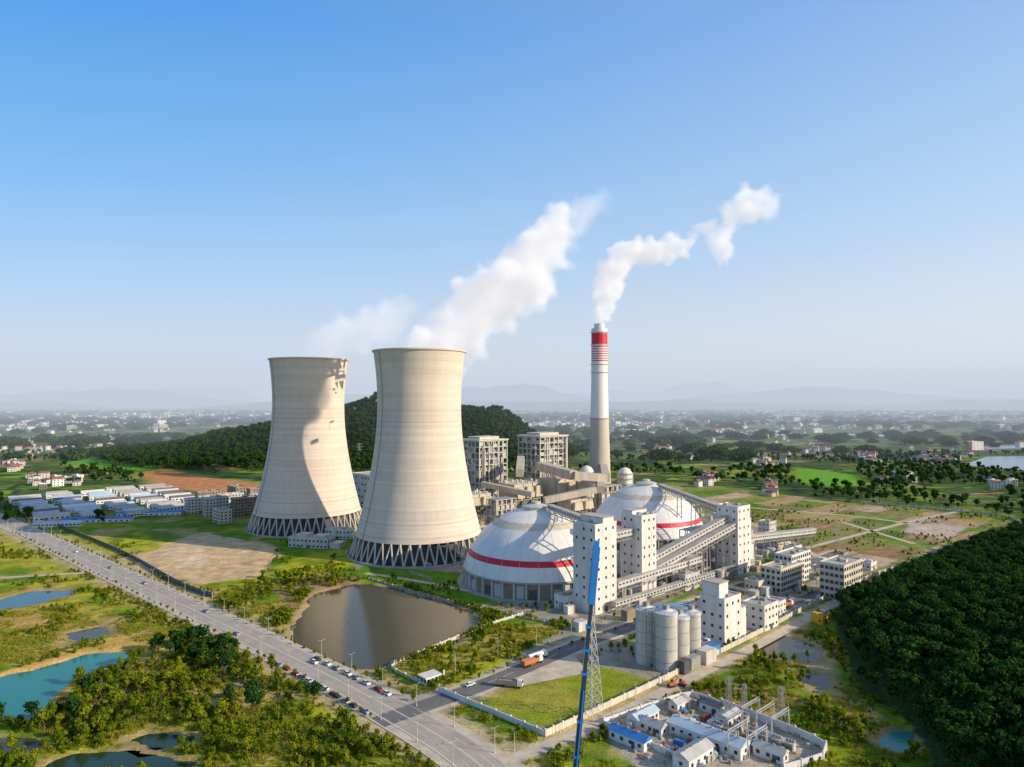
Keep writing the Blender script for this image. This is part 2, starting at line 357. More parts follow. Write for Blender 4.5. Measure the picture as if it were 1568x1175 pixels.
def mulc(cs,fs):
    v=N.new('ShaderNodeVectorMath'); v.operation='SCALE'; L.new(cs,v.inputs[0]); L.new(fs,v.inputs['Scale']); return v.outputs[0]
def mixn(f,a,b):
    x=N.new('ShaderNodeMix'); x.data_type='RGBA'
    if isinstance(f,float): x.inputs['Factor'].default_value=f
    else: L.new(f,x.inputs['Factor'])
    for k,s in (('A',a),('B',b)):
        if isinstance(s,tuple): x.inputs[k].default_value=(*s,1)
        else: L.new(s,x.inputs[k])
    return x.outputs['Result']
c1=mulc(at.outputs['Color'],mrange(noise(.9,6,.75).outputs['Fac'],.3,.7,.5,1.35))
c1=mulc(c1,mrange(noise(.11,5).outputs['Fac'],.3,.7,.65,1.25))
mp=N.new('ShaderNodeMapping'); mp.inputs['Rotation'].default_value=(0,0,.5); mp.inputs['Scale'].default_value=(.013,.024,0)
dn=N.new('ShaderNodeTexNoise'); dn.inputs['Scale'].default_value=.004; L.new(g.outputs['Position'],dn.inputs['Vector'])
va=N.new('ShaderNodeVectorMath'); va.operation='MULTIPLY_ADD'; va.inputs[1].default_value=(90,90,0); L.new(dn.outputs['Color'],va.inputs[0]); L.new(g.outputs['Position'],va.inputs[2])
L.new(va.outputs[0],mp.inputs[0])
vo=N.new('ShaderNodeTexVoronoi'); vo.distance='CHEBYCHEV'; vo.inputs['Scale'].default_value=1; L.new(mp.outputs[0],vo.inputs['Vector'])
sc_=N.new('ShaderNodeSeparateColor'); L.new(vo.outputs['Color'],sc_.inputs[0])
ra=N.new('ShaderNodeValToRGB'); ra.color_ramp.interpolation='CONSTANT'
e=ra.color_ramp.elements; e[0].position=0; e[0].color=(.07,.13,.025,1); e[1].position=.22; e[1].color=(.15,.24,.03,1)
for pos,cc in ((.36,(.09,.15,.03,1)),(.48,(.20,.33,.035,1)),(.58,(.10,.17,.03,1)),(.68,(.33,.33,.07,1)),(.76,(.17,.21,.05,1)),(.84,(.46,.33,.17,1)),(.91,(.12,.21,.03,1)),(.96,(.38,.23,.12,1))):
    q=e.new(pos); q.color=cc
L.new(sc_.outputs['Red'],ra.inputs[0])
ve=N.new('ShaderNodeTexVoronoi'); ve.feature='DISTANCE_TO_EDGE'; ve.inputs['Scale'].default_value=1; L.new(mp.outputs[0],ve.inputs['Vector'])
hed=mrange(ve.outputs['Distance'],.03,.07,0,1)
fc=mixn(hed,(.045,.075,.02),ra.outputs[0])
wd=mrange(noise(.0045,7,.65).outputs['Fac'],.50,.56,0,.85)
fc=mixn(wd,fc,(.035,.07,.02))
fc=mulc(fc,mrange(noise(.05,6,.7).outputs['Fac'],.3,.7,.5,1.4))
L.new(mixn(af.outputs['Fac'],c1,fc),p.inputs['Base Color'])
bp=N.new('ShaderNodeBump'); bp.inputs['Strength'].default_value=.6; bp.inputs['Distance'].default_value=.5; L.new(noise(.8,5,.7).outputs['Fac'],bp.inputs['Height']); L.new(bp.outputs[0],p.inputs['Normal'])
L.new(p.outputs[0],o.inputs[0]); me.materials.append(m)
place(me,'ground')
print('ground',time.time()-T0,nx*ny)
# ------------------------------------------------------------------ water
def expand(pl,e):
    c=pl.mean(0); d=pl-c; l=np.hypot(d[:,0],d[:,1])[:,None]; return c+d*(1+e/l)
wm={'big':water('pond_water_brown',(.080,.070,.035),.12),'turq':water('pond_water_turquoise',(.03,.22,.18),.12),'slim':water('pond_water_blue',(.03,.13,.17)),
    'dark':water('pond_water_dark',(.025,.05,.022),.1)}
for k,pl in PONDS.items():
    q=expand(pl,5); b=MB({'big':wm['big'],'turq':wm['turq'],'slim':wm['slim'],'right':wm['turq'],'marsh':wm['big'],'marsh2':wm['big'],'edge':wm['big'],'flat':wm['big']}.get(k,wm['dark']))
    b.add([(x,y,0) for x,y in q],[tuple(range(len(q)))])
    b.obj('pond',(0,0,-.55))
wr=water('river_water',(.30,.36,.40),.3)
for L_ in ([(1475,712),(1510,700),(1600,698),(1640,722),(1540,720)],[(1385,703),(1440,699),(1445,704),(1395,708)],[(1290,664),(1400,668),(1400,671),(1290,667)],[(1500,684),(1620,680),(1620,686),(1510,688)]):
    b=MB(wr); q=SS(L_); b.add([(x,y,.35) for x,y in q],[tuple(range(len(q)))]); b.obj('lake')
# ------------------------------------------------------------------ roads
def resample(pl,st=6):
    pts=[]
    n=len(pl)
    for i in range(n-1):
        p0=pl[max(i-1,0)];p1=pl[i];p2=pl[i+1];p3=pl[min(i+2,n-1)]
        k=max(1,int(np.hypot(*(p2-p1))/st))
        for j in range(k):
            t=j/k; pts.append(.5*((2*p1)+(-p0+p2)*t+(2*p0-5*p1+4*p2-p3)*t*t+(-p0+3*p1-3*p2+p3)*t**3))
    pts.append(pl[-1]); return np.array(pts)
def normals(p):
    t=np.gradient(p,axis=0); t/=np.hypot(t[:,0],t[:,1])[:,None]; return np.stack([-t[:,1],t[:,0]],-1)
def strip(b,pl,w,z,mi=0,off=0,dash=None):
    p=resample(np.asarray(pl,float)); n=normals(p)
    a=p+n*(off+w/2); c=p+n*(off-w/2)
    for i in range(len(p)-1):
        if dash and i%2: continue
        b.add([(c[i][0],c[i][1],z),(c[i+1][0],c[i+1][1],z),(a[i+1][0],a[i+1][1],z),(a[i][0],a[i][1],z)],[(0,1,2,3)],mi)
def kerb(b,pl,off,mi,w=.4,h=.14,z=.0):
    p=resample(np.asarray(pl,float)); n=normals(p)
    q=p+n*off
    for i in range(len(q)-1): b.beam((q[i][0],q[i][1],z+h/2),(q[i+1][0],q[i+1][1],z+h/2),w,mi,h)
b=MB(pave,asphm,mark,kerbm)
strip(b,MAIN,21,.01,0); strip(b,MAIN,13.5,.03,1)
strip(b,MAIN,.18,.045,2,.2); strip(b,MAIN,.18,.045,2,-.2)
for of in (3.4,-3.4): strip(b,MAIN,.16,.045,2,of,True)
for of in (6.5,-6.5): strip(b,MAIN,.16,.045,2,of)
kerb(b,MAIN[:7],-7.0,3); kerb(b,MAIN[:6],7.0,3); kerb(b,MAIN[6:],-7.0,3)
kerb(b,MAIN,-10.6,3)
b.obj('main_road')
b=MB(pave,asph,mark,kerbm)
strip(b,ENTR[1:],14,.018,0); strip(b,ENTR,9.5,.037,1); strip(b,ENTR[2:],.2,.052,2,0,True)
kerb(b,ENTR[3:],-5,3); kerb(b,ENTR[3:],5,3)
b.obj('plant_entrance_road')
b=MB(asphm,kerbm)
q=[S(575,1060),S(605,1064),S(640,1060),S(668,1050),S(690,1058),S(668,1072),S(655,1085),S(662,1100),S(690,1120),S(600,1100)]
b.add([(x,y,.024) for x,y in q],[tuple(range(len(q)))])
b.obj('road_junction')
b=MB(pave,kerbm); strip(b,PATH,6,.012,0); b.obj('perimeter_path')
for r in (SIDE1,SIDE2,SIDE3,SIDE4): b=MB(pave); strip(b,r,5,.014,0); b.obj('service_road')
for r in SMALL: b=MB(pave,kerbm); strip(b,r,4.5,.014,0); b.obj('service_road')
b=MB(pave); q=DOCK; b.add([(x,y,.008) for x,y in q],[(0,1,2,3)]); b.obj('paved_yard')
b=MB(asph,kerbm)
for k in range(5):
    c=Vector((60+k*38,395+k*30,0))
    strip(b,np.array([(c+V*(-42)).to_tuple()[:2],(c+V*60).to_tuple()[:2]]),6,.022+.001*k,0)
strip(b,np.array([(20,400),(175,545)]),7,.03,0)
strip(b,np.array([(105,345),(215,440)]),6,.032,0)
b.obj('plant_service_roads')
# ------------------------------------------------------------------ walls
def wall(name,pl,h,th,mats,post=6,rail=False):
    b=MB(*mats); p=resample(np.asarray(pl,float),post)
    for i in range(len(p)):
        x,y=p[i]; b.box(x,y,-.3,.55,.55,h+.6,1,TH)
        if i<len(p)-1:
            x2,y2=p[i+1]; b.beam((x,y,h/2-.15),(x2,y2,h/2-.15),th,0,h)
    return b.obj(name)
wall('perimeter_wall',WALL[:2],2.2,.3,(wpaint,wpaint)); wall('perimeter_wall',WALL[1:],2.4,.3,(cream,wpaint))
wall('perimeter_wall',WALL2,1.6,.3,(cream,wpaint),5)
wall('yard_wall',SS([(925,1112),(985,1140),(1100,1190)]),2.2,.3,(wpaint,wpaint))
wall('yard_wall',SS([(1105,1082),(1265,1150),(1200,1185)]),3,.3,(wpaint,wpaint))
wall('yard_wall',SS([(925,1108),(1000,1082),(1060,1066),(1105,1082)]),2,.3,(wpaint,wpaint))
wall('roadside_fence',SS([(60,796),(180,845),(272,895),(325,915)]),3.0,.5,(dgrey,grey))
wall('pond_fence',SS([(565,888),(700,925),(860,960)]),1.2,.2,(grey,lgrey),7)
# ------------------------------------------------------------------ cooling towers
def cooling(x,y):
    e=empty('cooling_tower',(x,y,0))
    Rz=lambda z:31.8*math.sqrt(1+((z-112)/88)**2)
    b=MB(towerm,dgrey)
    zs=np.linspace(15,152,60)
    pr=[(Rz(15)-1.2,14.6,0)]+[(Rz(z),z,0) for z in zs]
    pr+=[(Rz(152)+1.0,152.0,0),(Rz(152)+1.0,153.2,0),(Rz(152)-.8,153.2,1)]
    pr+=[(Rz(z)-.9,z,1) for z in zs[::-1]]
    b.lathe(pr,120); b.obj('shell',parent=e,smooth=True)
    b=MB(concw); n=44; r0=Rz(15)-.4; r1=Rz(0)+.2
    for i in range(n):
        a=2*math.pi*i/n
        for s in (-1,1):
            a2=a+s*math.pi/n*.95
            b.beam((r1*math.cos(a2),r1*math.sin(a2),.3),(r0*math.cos(a),r0*math.sin(a),15.2),.95)
    b.obj('leg_columns',parent=e)
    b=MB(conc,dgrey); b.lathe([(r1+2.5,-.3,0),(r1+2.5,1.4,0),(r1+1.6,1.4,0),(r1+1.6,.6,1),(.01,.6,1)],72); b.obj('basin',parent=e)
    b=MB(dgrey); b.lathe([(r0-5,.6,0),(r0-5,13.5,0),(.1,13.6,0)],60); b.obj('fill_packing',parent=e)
    b=MB(grey)
    for k in (-2.45,):
        for z in range(15,151,3):
            for dd in (-.4,.4):
                b.beam(((Rz(z)+.3)*math.cos(k)+dd*math.sin(k),(Rz(z)+.3)*math.sin(k)-dd*math.cos(k),z),((Rz(z+3)+.3)*math.cos(k)+dd*math.sin(k),(Rz(z+3)+.3)*math.sin(k)-dd*math.cos(k),z+3),.18)
    b.obj('access_ladder',parent=e)
TA=(-71,524); TB=(-187,628)
cooling(*TA); cooling(*TB)
# ------------------------------------------------------------------ chimney
b=MB(wpaint,red,concw,dgrey,grey)
cr=lambda z:14.2-4.0*min(z/140,1)**.8-.3*max(0,(z-140)/70)
pr=[(cr(0),-.3,2),(cr(30),30,2),(cr(60),60,2),(cr(94),94,0),(cr(140),140,0)]
z=164
for k in range(7):
    pr+=[(cr(z),z,1),(cr(z+1.3),z+1.3,0)]; z+=2.9
pr+=[(cr(185),185,1),(cr(199),199,0),(cr(205),205,0),(cr(205)-1.2,205,3),(cr(205)-1.2,203,3),(6.5,203,0),(6.5,211,0),(5.9,211,3),(5.9,190,3),(.1,190,3)]
b.lathe(pr,48)
for zz in (93,150,160,184,200):
    b.lathe([(cr(zz)+.02,zz,4),(cr(zz)+1.1,zz,4),(cr(zz)+1.1,zz+.35,4),(cr(zz)+.02,zz+.35,4)],32)
b.obj('chimney_stack',(109,850,0),0,smooth=True)
# ------------------------------------------------------------------ domes
def dome(x,y):
    e=empty('coal_storage_dome',(x,y,0)); Rb=46.5; z0=10; Rs=48.0; zc=46-Rs
    b=MB(wpaint,red,cream,conc,lgrey)
    pr=[]
    for i in range(0,49):
        z=z0+(45.2-z0)*math.sin(i/48*math.pi/2)
        r=math.sqrt(max(Rs**2-(z-zc)**2,0)); 
        mi=0
        if 17.5<z<20.9: mi=1
        if 36.4<z<39.8: mi=2
        pr.append((r,z,mi))
    pr+=[(8,45.5,4),(8,47,4),(8.6,47,4),(8.6,47.4,4),(3,49,4),(3,50.2,4),(.05,50.6,4)]
    b.lathe(pr,96); b.obj('dome_roof',parent=e,smooth=True)
    b=MB(brownb,conc,lgrey,dgrey)
    b.lathe([(Rb-1,-.3,0),(Rb-1,9.2,1),(Rb+.6,9.2,1),(Rb+.6,10.1,1),(Rb-.8,10.2,1)],96)
    n=40
    for i in range(n):
        a=2*math.pi*i/n
        b.box((Rb-.3)*math.cos(a),(Rb-.3)*math.sin(a),-.3,1.4,1.0,9.5,2,a)
        if i%3: 
            a2=a+math.pi/n; b.box((Rb-.95)*math.cos(a2),(Rb-.95)*math.sin(a2),.3,.3,4.6,5.5 if i%2 else 7.5,3 if i%4==1 else 2,a2)
    b.lathe([(Rb+4,-.2,1),(Rb+4,.12,1),(Rb-1,.12,1)],64)
    b.obj('skirt_wall',parent=e)
    b=MB(lgrey)
    for k in range(24):
        a=2*math.pi*k/24; last=None
        for i in range(0,13):
            z=z0+(44.5-z0)*math.sin(i/12*math.pi/2); r=math.sqrt(Rs**2-(z-zc)**2)+.05; q=(r*math.cos(a),r*math.sin(a),z)
            if last: b.beam(last,q,.16,0,.12)
            last=q
    for z,off in ((38.5,.8),(45.4,.4)):
        r=math.sqrt(Rs**2-(z-zc)**2)+off
        for i in range(48):
            a=2*math.pi*i/48;a2=2*math.pi*(i+1)/48
            b.beam((r*math.cos(a),r*math.sin(a),z+1),(r*math.cos(a2),r*math.sin(a2),z+1),.12); b.beam((r*math.cos(a),r*math.sin(a),z-.3),(r*math.cos(a),r*math.sin(a),z+1),.12)
    b.obj('ribs_and_rails',parent=e)
dome(15.5,442); dome(111,566)
# ------------------------------------------------------------------ buildings
def windows(b,w,d,z0,h,floors,cu,cv,ww,wh,mi=1,skip=0,cx=0,cy=0):
    fh=h/floors
    for f in range(floors):
        zz=z0+f*fh+(fh-wh)*.55
        for i in range(cu):
            X=-w/2+(i+.5)*w/cu
            for s in (-1,1):
                if R.random()>=skip: b.box(cx+X,cy+s*d/2,zz,ww,.14,wh,mi)
        for i in range(cv):
            Y=-d/2+(i+.5)*d/cv
            for s in (-1,1):
                if R.random()>=skip: b.box(cx+s*w/2,cy+Y,zz,.14,ww,wh,mi)
def block(b,cx,cy,w,d,h,z0=-.3,wi=0,ri=2,par=.9):
    b.box(cx,cy,z0,w,d,h-z0,wi); b.box(cx,cy,h+.004,w-.9,d-.9,.12,ri)
    for s in (-1,1):
        b.box(cx,cy+s*(d/2-.1),h-.05,w+.3,.4,par,wi); b.box(cx+s*(w/2-.1),cy,h-.05,.4,d-.5,par,wi)
def building(name,x,y,w,d,h,wallm=white,floors=4,cu=4,cv=4,ww=1.4,wh=1.4,skip=0,rot=TH,roofm=roofc,bands=False,extra=None):
    b=MB(wallm,glass,roofm,grey,dgrey,bluer)
    block(b,0,0,w,d,h); windows(b,w,d,0,h,floors,cu,cv,ww,wh,1,skip)
    if bands:
        for f in range(1,floors): b.box(0,0,f*h/floors-.25,w+.3,d+.3,.35,0)
    for k in range(3):
        b.box(R.uniform(-.3,.3)*w,R.uniform(-.3,.3)*d,h+.1,R.uniform(1.5,3),R.uniform(1.5,3),R.uniform(1,2.2),R.choice((0,3,3)))
    b.box(0,-d/2-.1,0,2.4,.16,2.6,4)
    if extra: extra(b)
    return b.obj(name,(x,y,0),rot)
building('coal_transfer_tower',46,381,18,16,47.5,white,9,3,3,1.3,1.5,.12,extra=lambda b:(b.box(2,0,47.5,9,16,3.5,0),b.box(2,0,51.0,9.6,16.6,.4,2)))
building('coal_transfer_tower',76,411,14,15,47,white,9,3,3,1.2,1.5,.15,extra=lambda b:(b.box(0,3,47,14,7,2.6,0),b.box(0,3,49.6,14.6,7.5,.4,2)))
building('coal_transfer_tower',150,465,16,16,44,white,8,3,3,1.3,1.5,.12,extra=lambda b:(b.box(12,2,-.3,9,12,34.3,0),b.box(12,2,34,9.6,12.6,.5,2),b.box(20,3,-.3,9,10,22,0)))
building('crusher_house',127,352,14,12,12,white,3,4,3,1.4,1.3,.1)
building('ash_handling_building',101,333,15,13,21,white,4,3,3,1.3,1.4,.2,extra=lambda b:(b.box(-3,1,21,8,9,7,0),b.box(-3,1,28,8.6,9.6,.5,2),b.box(10,0,-.3,8,11,14.3,0),b.box(10,0,14,8.5,11.5,.4,2)))
building('pump_house',139,371,18,9,6.5,white,2,6,3,1.2,1.0,.1)
building('workshop',160,357,8,6,4,yellow,1,3,2,1,1,.2)
building('office_building',167,424,30,13,14,cream,4,11,4,1.9,1.9,0,bands=True)
building('office_building',180,440,26,11,18,white,5,9,4,1.8,1.9,0,bands=True)
building('office_building',195,407,26,14,20,cream,5,8,5,2.0,1.9,0,bands=True)
for px,py,w,d,h in ((1140,850,18,10,8),(1190,838,22,12,11),(1175,822,12,10,13),(1215,848,10,8,6),(1330,872,10,7,5),(1050,900,16,10,9),(1030,885,12,10,14),(1160,905,14,9,7),(1205,862,14,8,7),(890,905,10,9,12),(870,930,14,8,7)):
    x,y=S(px,py); building('auxiliary_building',x,y,w,d,h,R.choice((white,cream,lgrey)),max(1,int(h/3.6)),max(2,int(w/3)),max(2,int(d/3)),1.2,1.2,.1)
x,y=S(478,838)
building('circulating_pump_house',x,y,34,13,8,lgrey,2,10,4,1.6,1.4,.1,rot=-.25,extra=lambda b:(b.box(-6,-1,8,9,9,3,0),b.box(9,-1,8,10,8,2.5,0),b.box(22,0,-.3,9,10,5.5,0)))
x,y=S(520,825); building('electrical_building',x,y,22,9,8,white,2,7,3,1.4,1.3,.1,rot=-.2)
x,y=S(658,1046)
b=MB(white,glass,roofc,dgrey)
b.box(0,0,-.2,6,4,3.4,0); b.box(0,0,3.2,8,6,.5,0); windows(b,6,4,0,3.4,1,3,2,1.3,1.4); b.box(7,0,0,.6,.6,3.4,0); b.beam((4.5,0,1.1),(11,-1,1.1),.15,3); b.obj('gatehouse',(x,y,0),TH)
def boiler(x,y,w,d,h,nu=5,nv=4,nz=9,seed=1):
    rr=random.Random(seed)
    b=MB(lgrey,beige,dgrey,grey,cream)
    us=[-w/2+i*w/nu for i in range(nu+1)]; vs=[-d/2+i*d/nv for i in range(nv+1)]; zs=[i*h/nz for i in range(nz+1)]
    for i,a in enumerate(us):
        for j,c in enumerate(vs):
            if i in(0,nu) or j in (0,nv): b.box(a,c,-.3,1.1,1.1,h+.3,0)
    for z in zs[1:]:
        for c in (vs[0],vs[-1]): b.box(0,c,z-1.0,w-.02,.7,1.0,0)
        for a in (us[0],us[-1]): b.box(a,0,z-1.0,.7,d-.02,1.0,0)
        if rr.random()<.75: b.box(0,0,z-.75,w-1.2,d-1.2,.3,3)
        for c in (vs[0],): b.box(0,c-.5,z+1.0,w,.08,.1,3)
    b.box(0,0,4,w*.62,d*.62,h-10,3); b.box(0,0,h*.3,w*.66,d*.66,h*.34,1)
    for i in range(nu):
        for k in range(nz):
            q=rr.random()
            if q<.34: b.box((us[i]+us[i+1])/2,vs[0]+.4,zs[k]+.05,w/nu-1.3,.2,h/nz*rr.choice((.4,.85)),rr.choice((1,3,0,0)))
            elif q<.6: b.beam((us[i],vs[0],zs[k]),(us[i+1],vs[0],zs[k+1]),.4,0)
            q=rr.random()
            if i<nv and q<.40: b.box(us[0]+.4,(vs[i]+vs[i+1])/2,zs[k]+.05,.2,d/nv-1.3,h/nz*rr.choice((.4,.85)),rr.choice((1,3,0)))
    b.box(0,0,h,w+3,d+3,1.4,4); b.box(0,0,h+1.4,w*.7,d*.6,2.4,0); b.box(0,0,h+3.8,w*.72,d*.62,.4,4)
    for k in range(10): b.cyl(rr.uniform(-.45,.45)*w,-d/2-rr.uniform(0,2),rr.uniform(0,h*.3),rr.uniform(h*.5,h),rr.uniform(.4,1.1),n=8,mi=rr.choice((3,4)))
    return b.obj('boiler_house',(x,y,0),TH)
boiler(-32,770,40,34,71,6,5,11,seed=3); boiler(36,800,44,36,74,6,5,11,seed=9)
building('turbine_hall',-110,800,150,40,34,lgrey,5,26,6,3,2.2,.1)
def precip(x,y,w,d,h,n,seed):
    rr=random.Random(seed); b=MB(beige,grey,cream,dgrey,lgrey)
    for i in range(n):
        cx=-w/2+(i+.5)*w/n
        b.box(cx,0,h*.42,w/n-1.2,d,h*.45,0)
        for s in (-.25,.25): b.box(cx,s*d,h*.2,w/n-2.4,d*.42,.1,1); b.add([(cx-w/n*.4,s*d-d*.2,h*.42),(cx+w/n*.4,s*d-d*.2,h*.42),(cx+w/n*.4,s*d+d*.2,h*.42),(cx-w/n*.4,s*d+d*.2,h*.42),(cx,s*d,h*.2)],[(0,1,4),(1,2,4),(2,3,4),(3,0,4)],1)
        b.box(cx,0,h*.87,w/n-.6,d+.8,.5,2)
        for k in range(5): b.box(cx+rr.uniform(-.3,.3)*w/n,rr.uniform(-.4,.4)*d,h*.88+.4,1.6,1.6,rr.uniform(1.2,2.6),rr.choice((1,2,4)))
        for a in(-.42,.42):
            for c in (-.48,0,.48): b.box(cx+a*w/n,c*d,-.3,.6,.6,h*.42,1)
        b.box(cx,-d/2-2.2,h*.5,w/n-3,4,h*.3,0,0,.8)
        for k in range(6): b.box(cx,-d/2-.3,h*.44+k*h*.07,w/n-1.3,.2,.25,1)
    b.beam((-w/2,-d/2-1,h*.9+1),(w/2,-d/2-1,h*.9+1),.15,1)
    return b.obj('electrostatic_precipitator',(x,y,0),TH)
precip(8,700,38,24,36,3,1); precip(52,728,44,26,38,3,2); precip(-38,668,30,20,28,2,4); precip(60,660,30,18,24,2,5)
b=MB(beige,grey,white)
for (p,q,w) in (((30,745,44),(62,690,40),9),((62,690,40),(96,700,36),8),((96,700,36),(112,838,34),8),((10,760,50),(8,710,40),8),((30,640,22),(80,655,30),6),((85,655,30),(110,838,30),7),((-30,700,30),(20,650,26),5)): b.beam(p,q,w,0)
b.obj('flue_gas_duct')
def absorber(x,y,r,h):
    b=MB(white,grey,dgrey); b.lathe([(r,-.3,0),(r,h,0),(r*.6,h*1.18,0),(r*.35,h*1.22,0),(.05,h*1.25,0)],32)
    for z in np.linspace(6,h,5): b.lathe([(r+.02,z,1),(r+1.3,z,1),(r+1.3,z+.3,1),(r+.02,z+.3,1)],32); b.lathe([(r+1.2,z+1.1,1),(r+1.3,z+1.1,1),(r+1.3,z+1.25,1),(r+1.2,z+1.25,1)],32)
    for k in range(8):
        a=k*math.pi/4; b.beam(((r+1.2)*math.cos(a),(r+1.2)*math.sin(a),0),((r+1.2)*math.cos(a),(r+1.2)*math.sin(a),h+1.2),.3,1)
    return b.obj('desulphurisation_absorber',(x,y,0),0,smooth=True)
absorber(84,770,9,34); absorber(132,800,9,30)
def frame(name,x,y,w,d,h,nu,nv,nz,seed,fill=.25):
    rr=random.Random(seed); b=MB(grey,lgrey,beige,dgrey)
    for i in range(nu+1):
        for j in range(nv+1): b.box(-w/2+i*w/nu,-d/2+j*d/nv,-.3,.6,.6,h+.3,1)
    for k in range(1,nz+1):
        z=k*h/nz
        for j in range(nv+1): b.box(0,-d/2+j*d/nv,z-.5,w,.35,.5,1)
        for i in range(nu+1): b.box(-w/2+i*w/nu,0,z-.505,.35,d,.5,1)
        b.box(0,0,z+.01,w-.5,d-.5,.12,0)
        b.box(0,-d/2-.1,z+1.0,w,.08,.08,0)
        for i in range(nu):
            for j in range(nv):
                if rr.random()<fill: b.box(-w/2+(i+.5)*w/nu,-d/2+(j+.5)*d/nv,z-h/nz+.15,w/nu*.7,d/nv*.7,h/nz*.75,rr.choice((1,2,2)))
                elif rr.random()<fill: b.cyl(-w/2+(i+.5)*w/nu,-d/2+(j+.5)*d/nv,z-h/nz+.15,z-.6,min(w/nu,d/nv)*.32,n=10,mi=rr.choice((1,2)))
    return b.obj(name,(x,y,0),TH)
frame('process_frame',112,446,30,14,22,5,2,4,5,.3); frame('process_frame',96,432,16,12,14,3,2,3,6,.4); frame('pipe_rack',20,640,60,10,14,8,1,3,7,.3)
frame('process_frame',130,480,26,12,26,4,2,5,8,.25); frame('pipe_rack',150,540,70,8,10,9,1,2,9,.3); frame('process_frame',-10,640,24,14,24,4,2,5,10,.35); frame('process_frame',95,690,30,14,30,4,2,5,15,.3)
def gallery(p,q,w=4.2,h=3.6,tr=18,legs=True):
    p=Vector(p);q=Vector(q); b=MB(lgrey,grey,roofc,glass); d=q-p; Ln=d.length; dn=d.normalized(); side=Vector((-dn.y,dn.x,0)).normalized()
    b.beam(p,q,w,0,h); up=Vector((0,0,1))
    b.beam(p+up*(h/2+.15),q+up*(h/2+.15),w+.7,2,.25)
    k=int(Ln/3)
    for s in (-1,1):
        b.beam(p+side*s*(w/2)-up*(h/2+1.8),q+side*s*(w/2)-up*(h/2+1.8),.35,1); 
        for i in range(k):
            a=p+d*(i/k); c=p+d*((i+1)/k)
            b.beam(a+side*s*w/2-up*(h/2+(1.8 if i%2 else 0)),c+side*s*w/2-up*(h/2+(0 if i%2 else 1.8)),.25,1)
            m_=(a+c)/2; b.beam(m_+side*s*(w/2+.04)-dn*.8+up*.2,m_+side*s*(w/2+.04)+dn*.8+up*.2,.1,3,.9)
    if legs:
        n=max(1,int(Ln/tr))
        for i in range(n):
            c=p+d*((i+.5)/n); zt=c.z-h/2-1.8
            if zt>2:
                for s in (-1,1): b.beam((c+side*s*(w/2+1.0)-up*(c.z+.3)),(c+side*s*w/2-up*(c.z-zt)),.55,1)
                zz=3
                while zz<zt: b.beam((c.x+side.x*(w/2+.8),c.y+side.y*(w/2+.8),zz),(c.x-side.x*(w/2+.8),c.y-side.y*(w/2+.8),zz+0),.3,1); zz+=5
    return b.obj('conveyor_gallery')
gallery((81,417,17),(146,462,37)); gallery((84,413,13),(150,458,33))
gallery((52,388,38),(70,405,38)); gallery((46,388,46),(24,436,47.5),3.4,3)
gallery((152,472,38),(120,556,46),3.4,3); gallery((58,385,12),(120,440,14)); gallery((160,474,20),(240,545,12))
gallery((55,372,5),(165,470,5),3,2.4,12)
# silos
b=MB(silom,white,grey,bluer,dgrey)
for (cx,cy,h,r) in ((-12,-4,24,4.7),(-12,6.5,23,4.7),(-2,-4,20,4.2),(7,-4,20,4.2)):
    b.lathe([(r,-.3,0),(r,h,0),(r+.3,h,1),(r+.3,h+.4,1),(.6,h+1.6,1),(.05,h+1.8,1)],28,cx,cy)
    for z in (4,9,14,19): b.lathe([(r+.02,z,2),(r+.12,z,2),(r+.12,z+.2,2),(r+.02,z+.2,2)],28,cx,cy)
    b.box(cx,cy,h+1.7,2.2,2.2,1.6,2)
    for k in range(12):
        a=k*math.pi/6;a2=a+math.pi/6; q=r+.2; b.beam((cx+q*math.cos(a),cy+q*math.sin(a),h+1.4),(cx+q*math.cos(a2),cy+q*math.sin(a2),h+1.4),.12,3); b.beam((cx+q*math.cos(a),cy+q*math.sin(a),h+.3),(cx+q*math.cos(a),cy+q*math.sin(a),h+1.4),.12,3)
b.box(3,6,-.3,19,9,20,1); b.box(3,6,19.7,19.6,9.6,.5,2); windows(b,19,9,0,20,4,4,2,1.2,1.2,4,.2,3,6)
b.beam((-15,0,26.5),(12,0,23),.5,3); b.beam((-15,-1,25.7),(12,-1,22.2),.2,3)
b.box(17,-7,-.3,9,6,4.5,3); b.box(8,-11,-.3,8,5,6,0); b.box(-2,-10.5,-.3,7,3.5,5,2); b.box(-10,-11.5,-.3,4,3,5.5,4)
for s in (-1,1): b.box(-18,s*2,-.3,.4,.4,26,2)
for z in range(3,26,3): b.beam((-18,-2,z),(-18,2,z+1.5),.3,2)
sx,sy=S(1034,1016); b.obj('ash_silo_group',(sx+1,sy+5,0),TH,smooth=True)
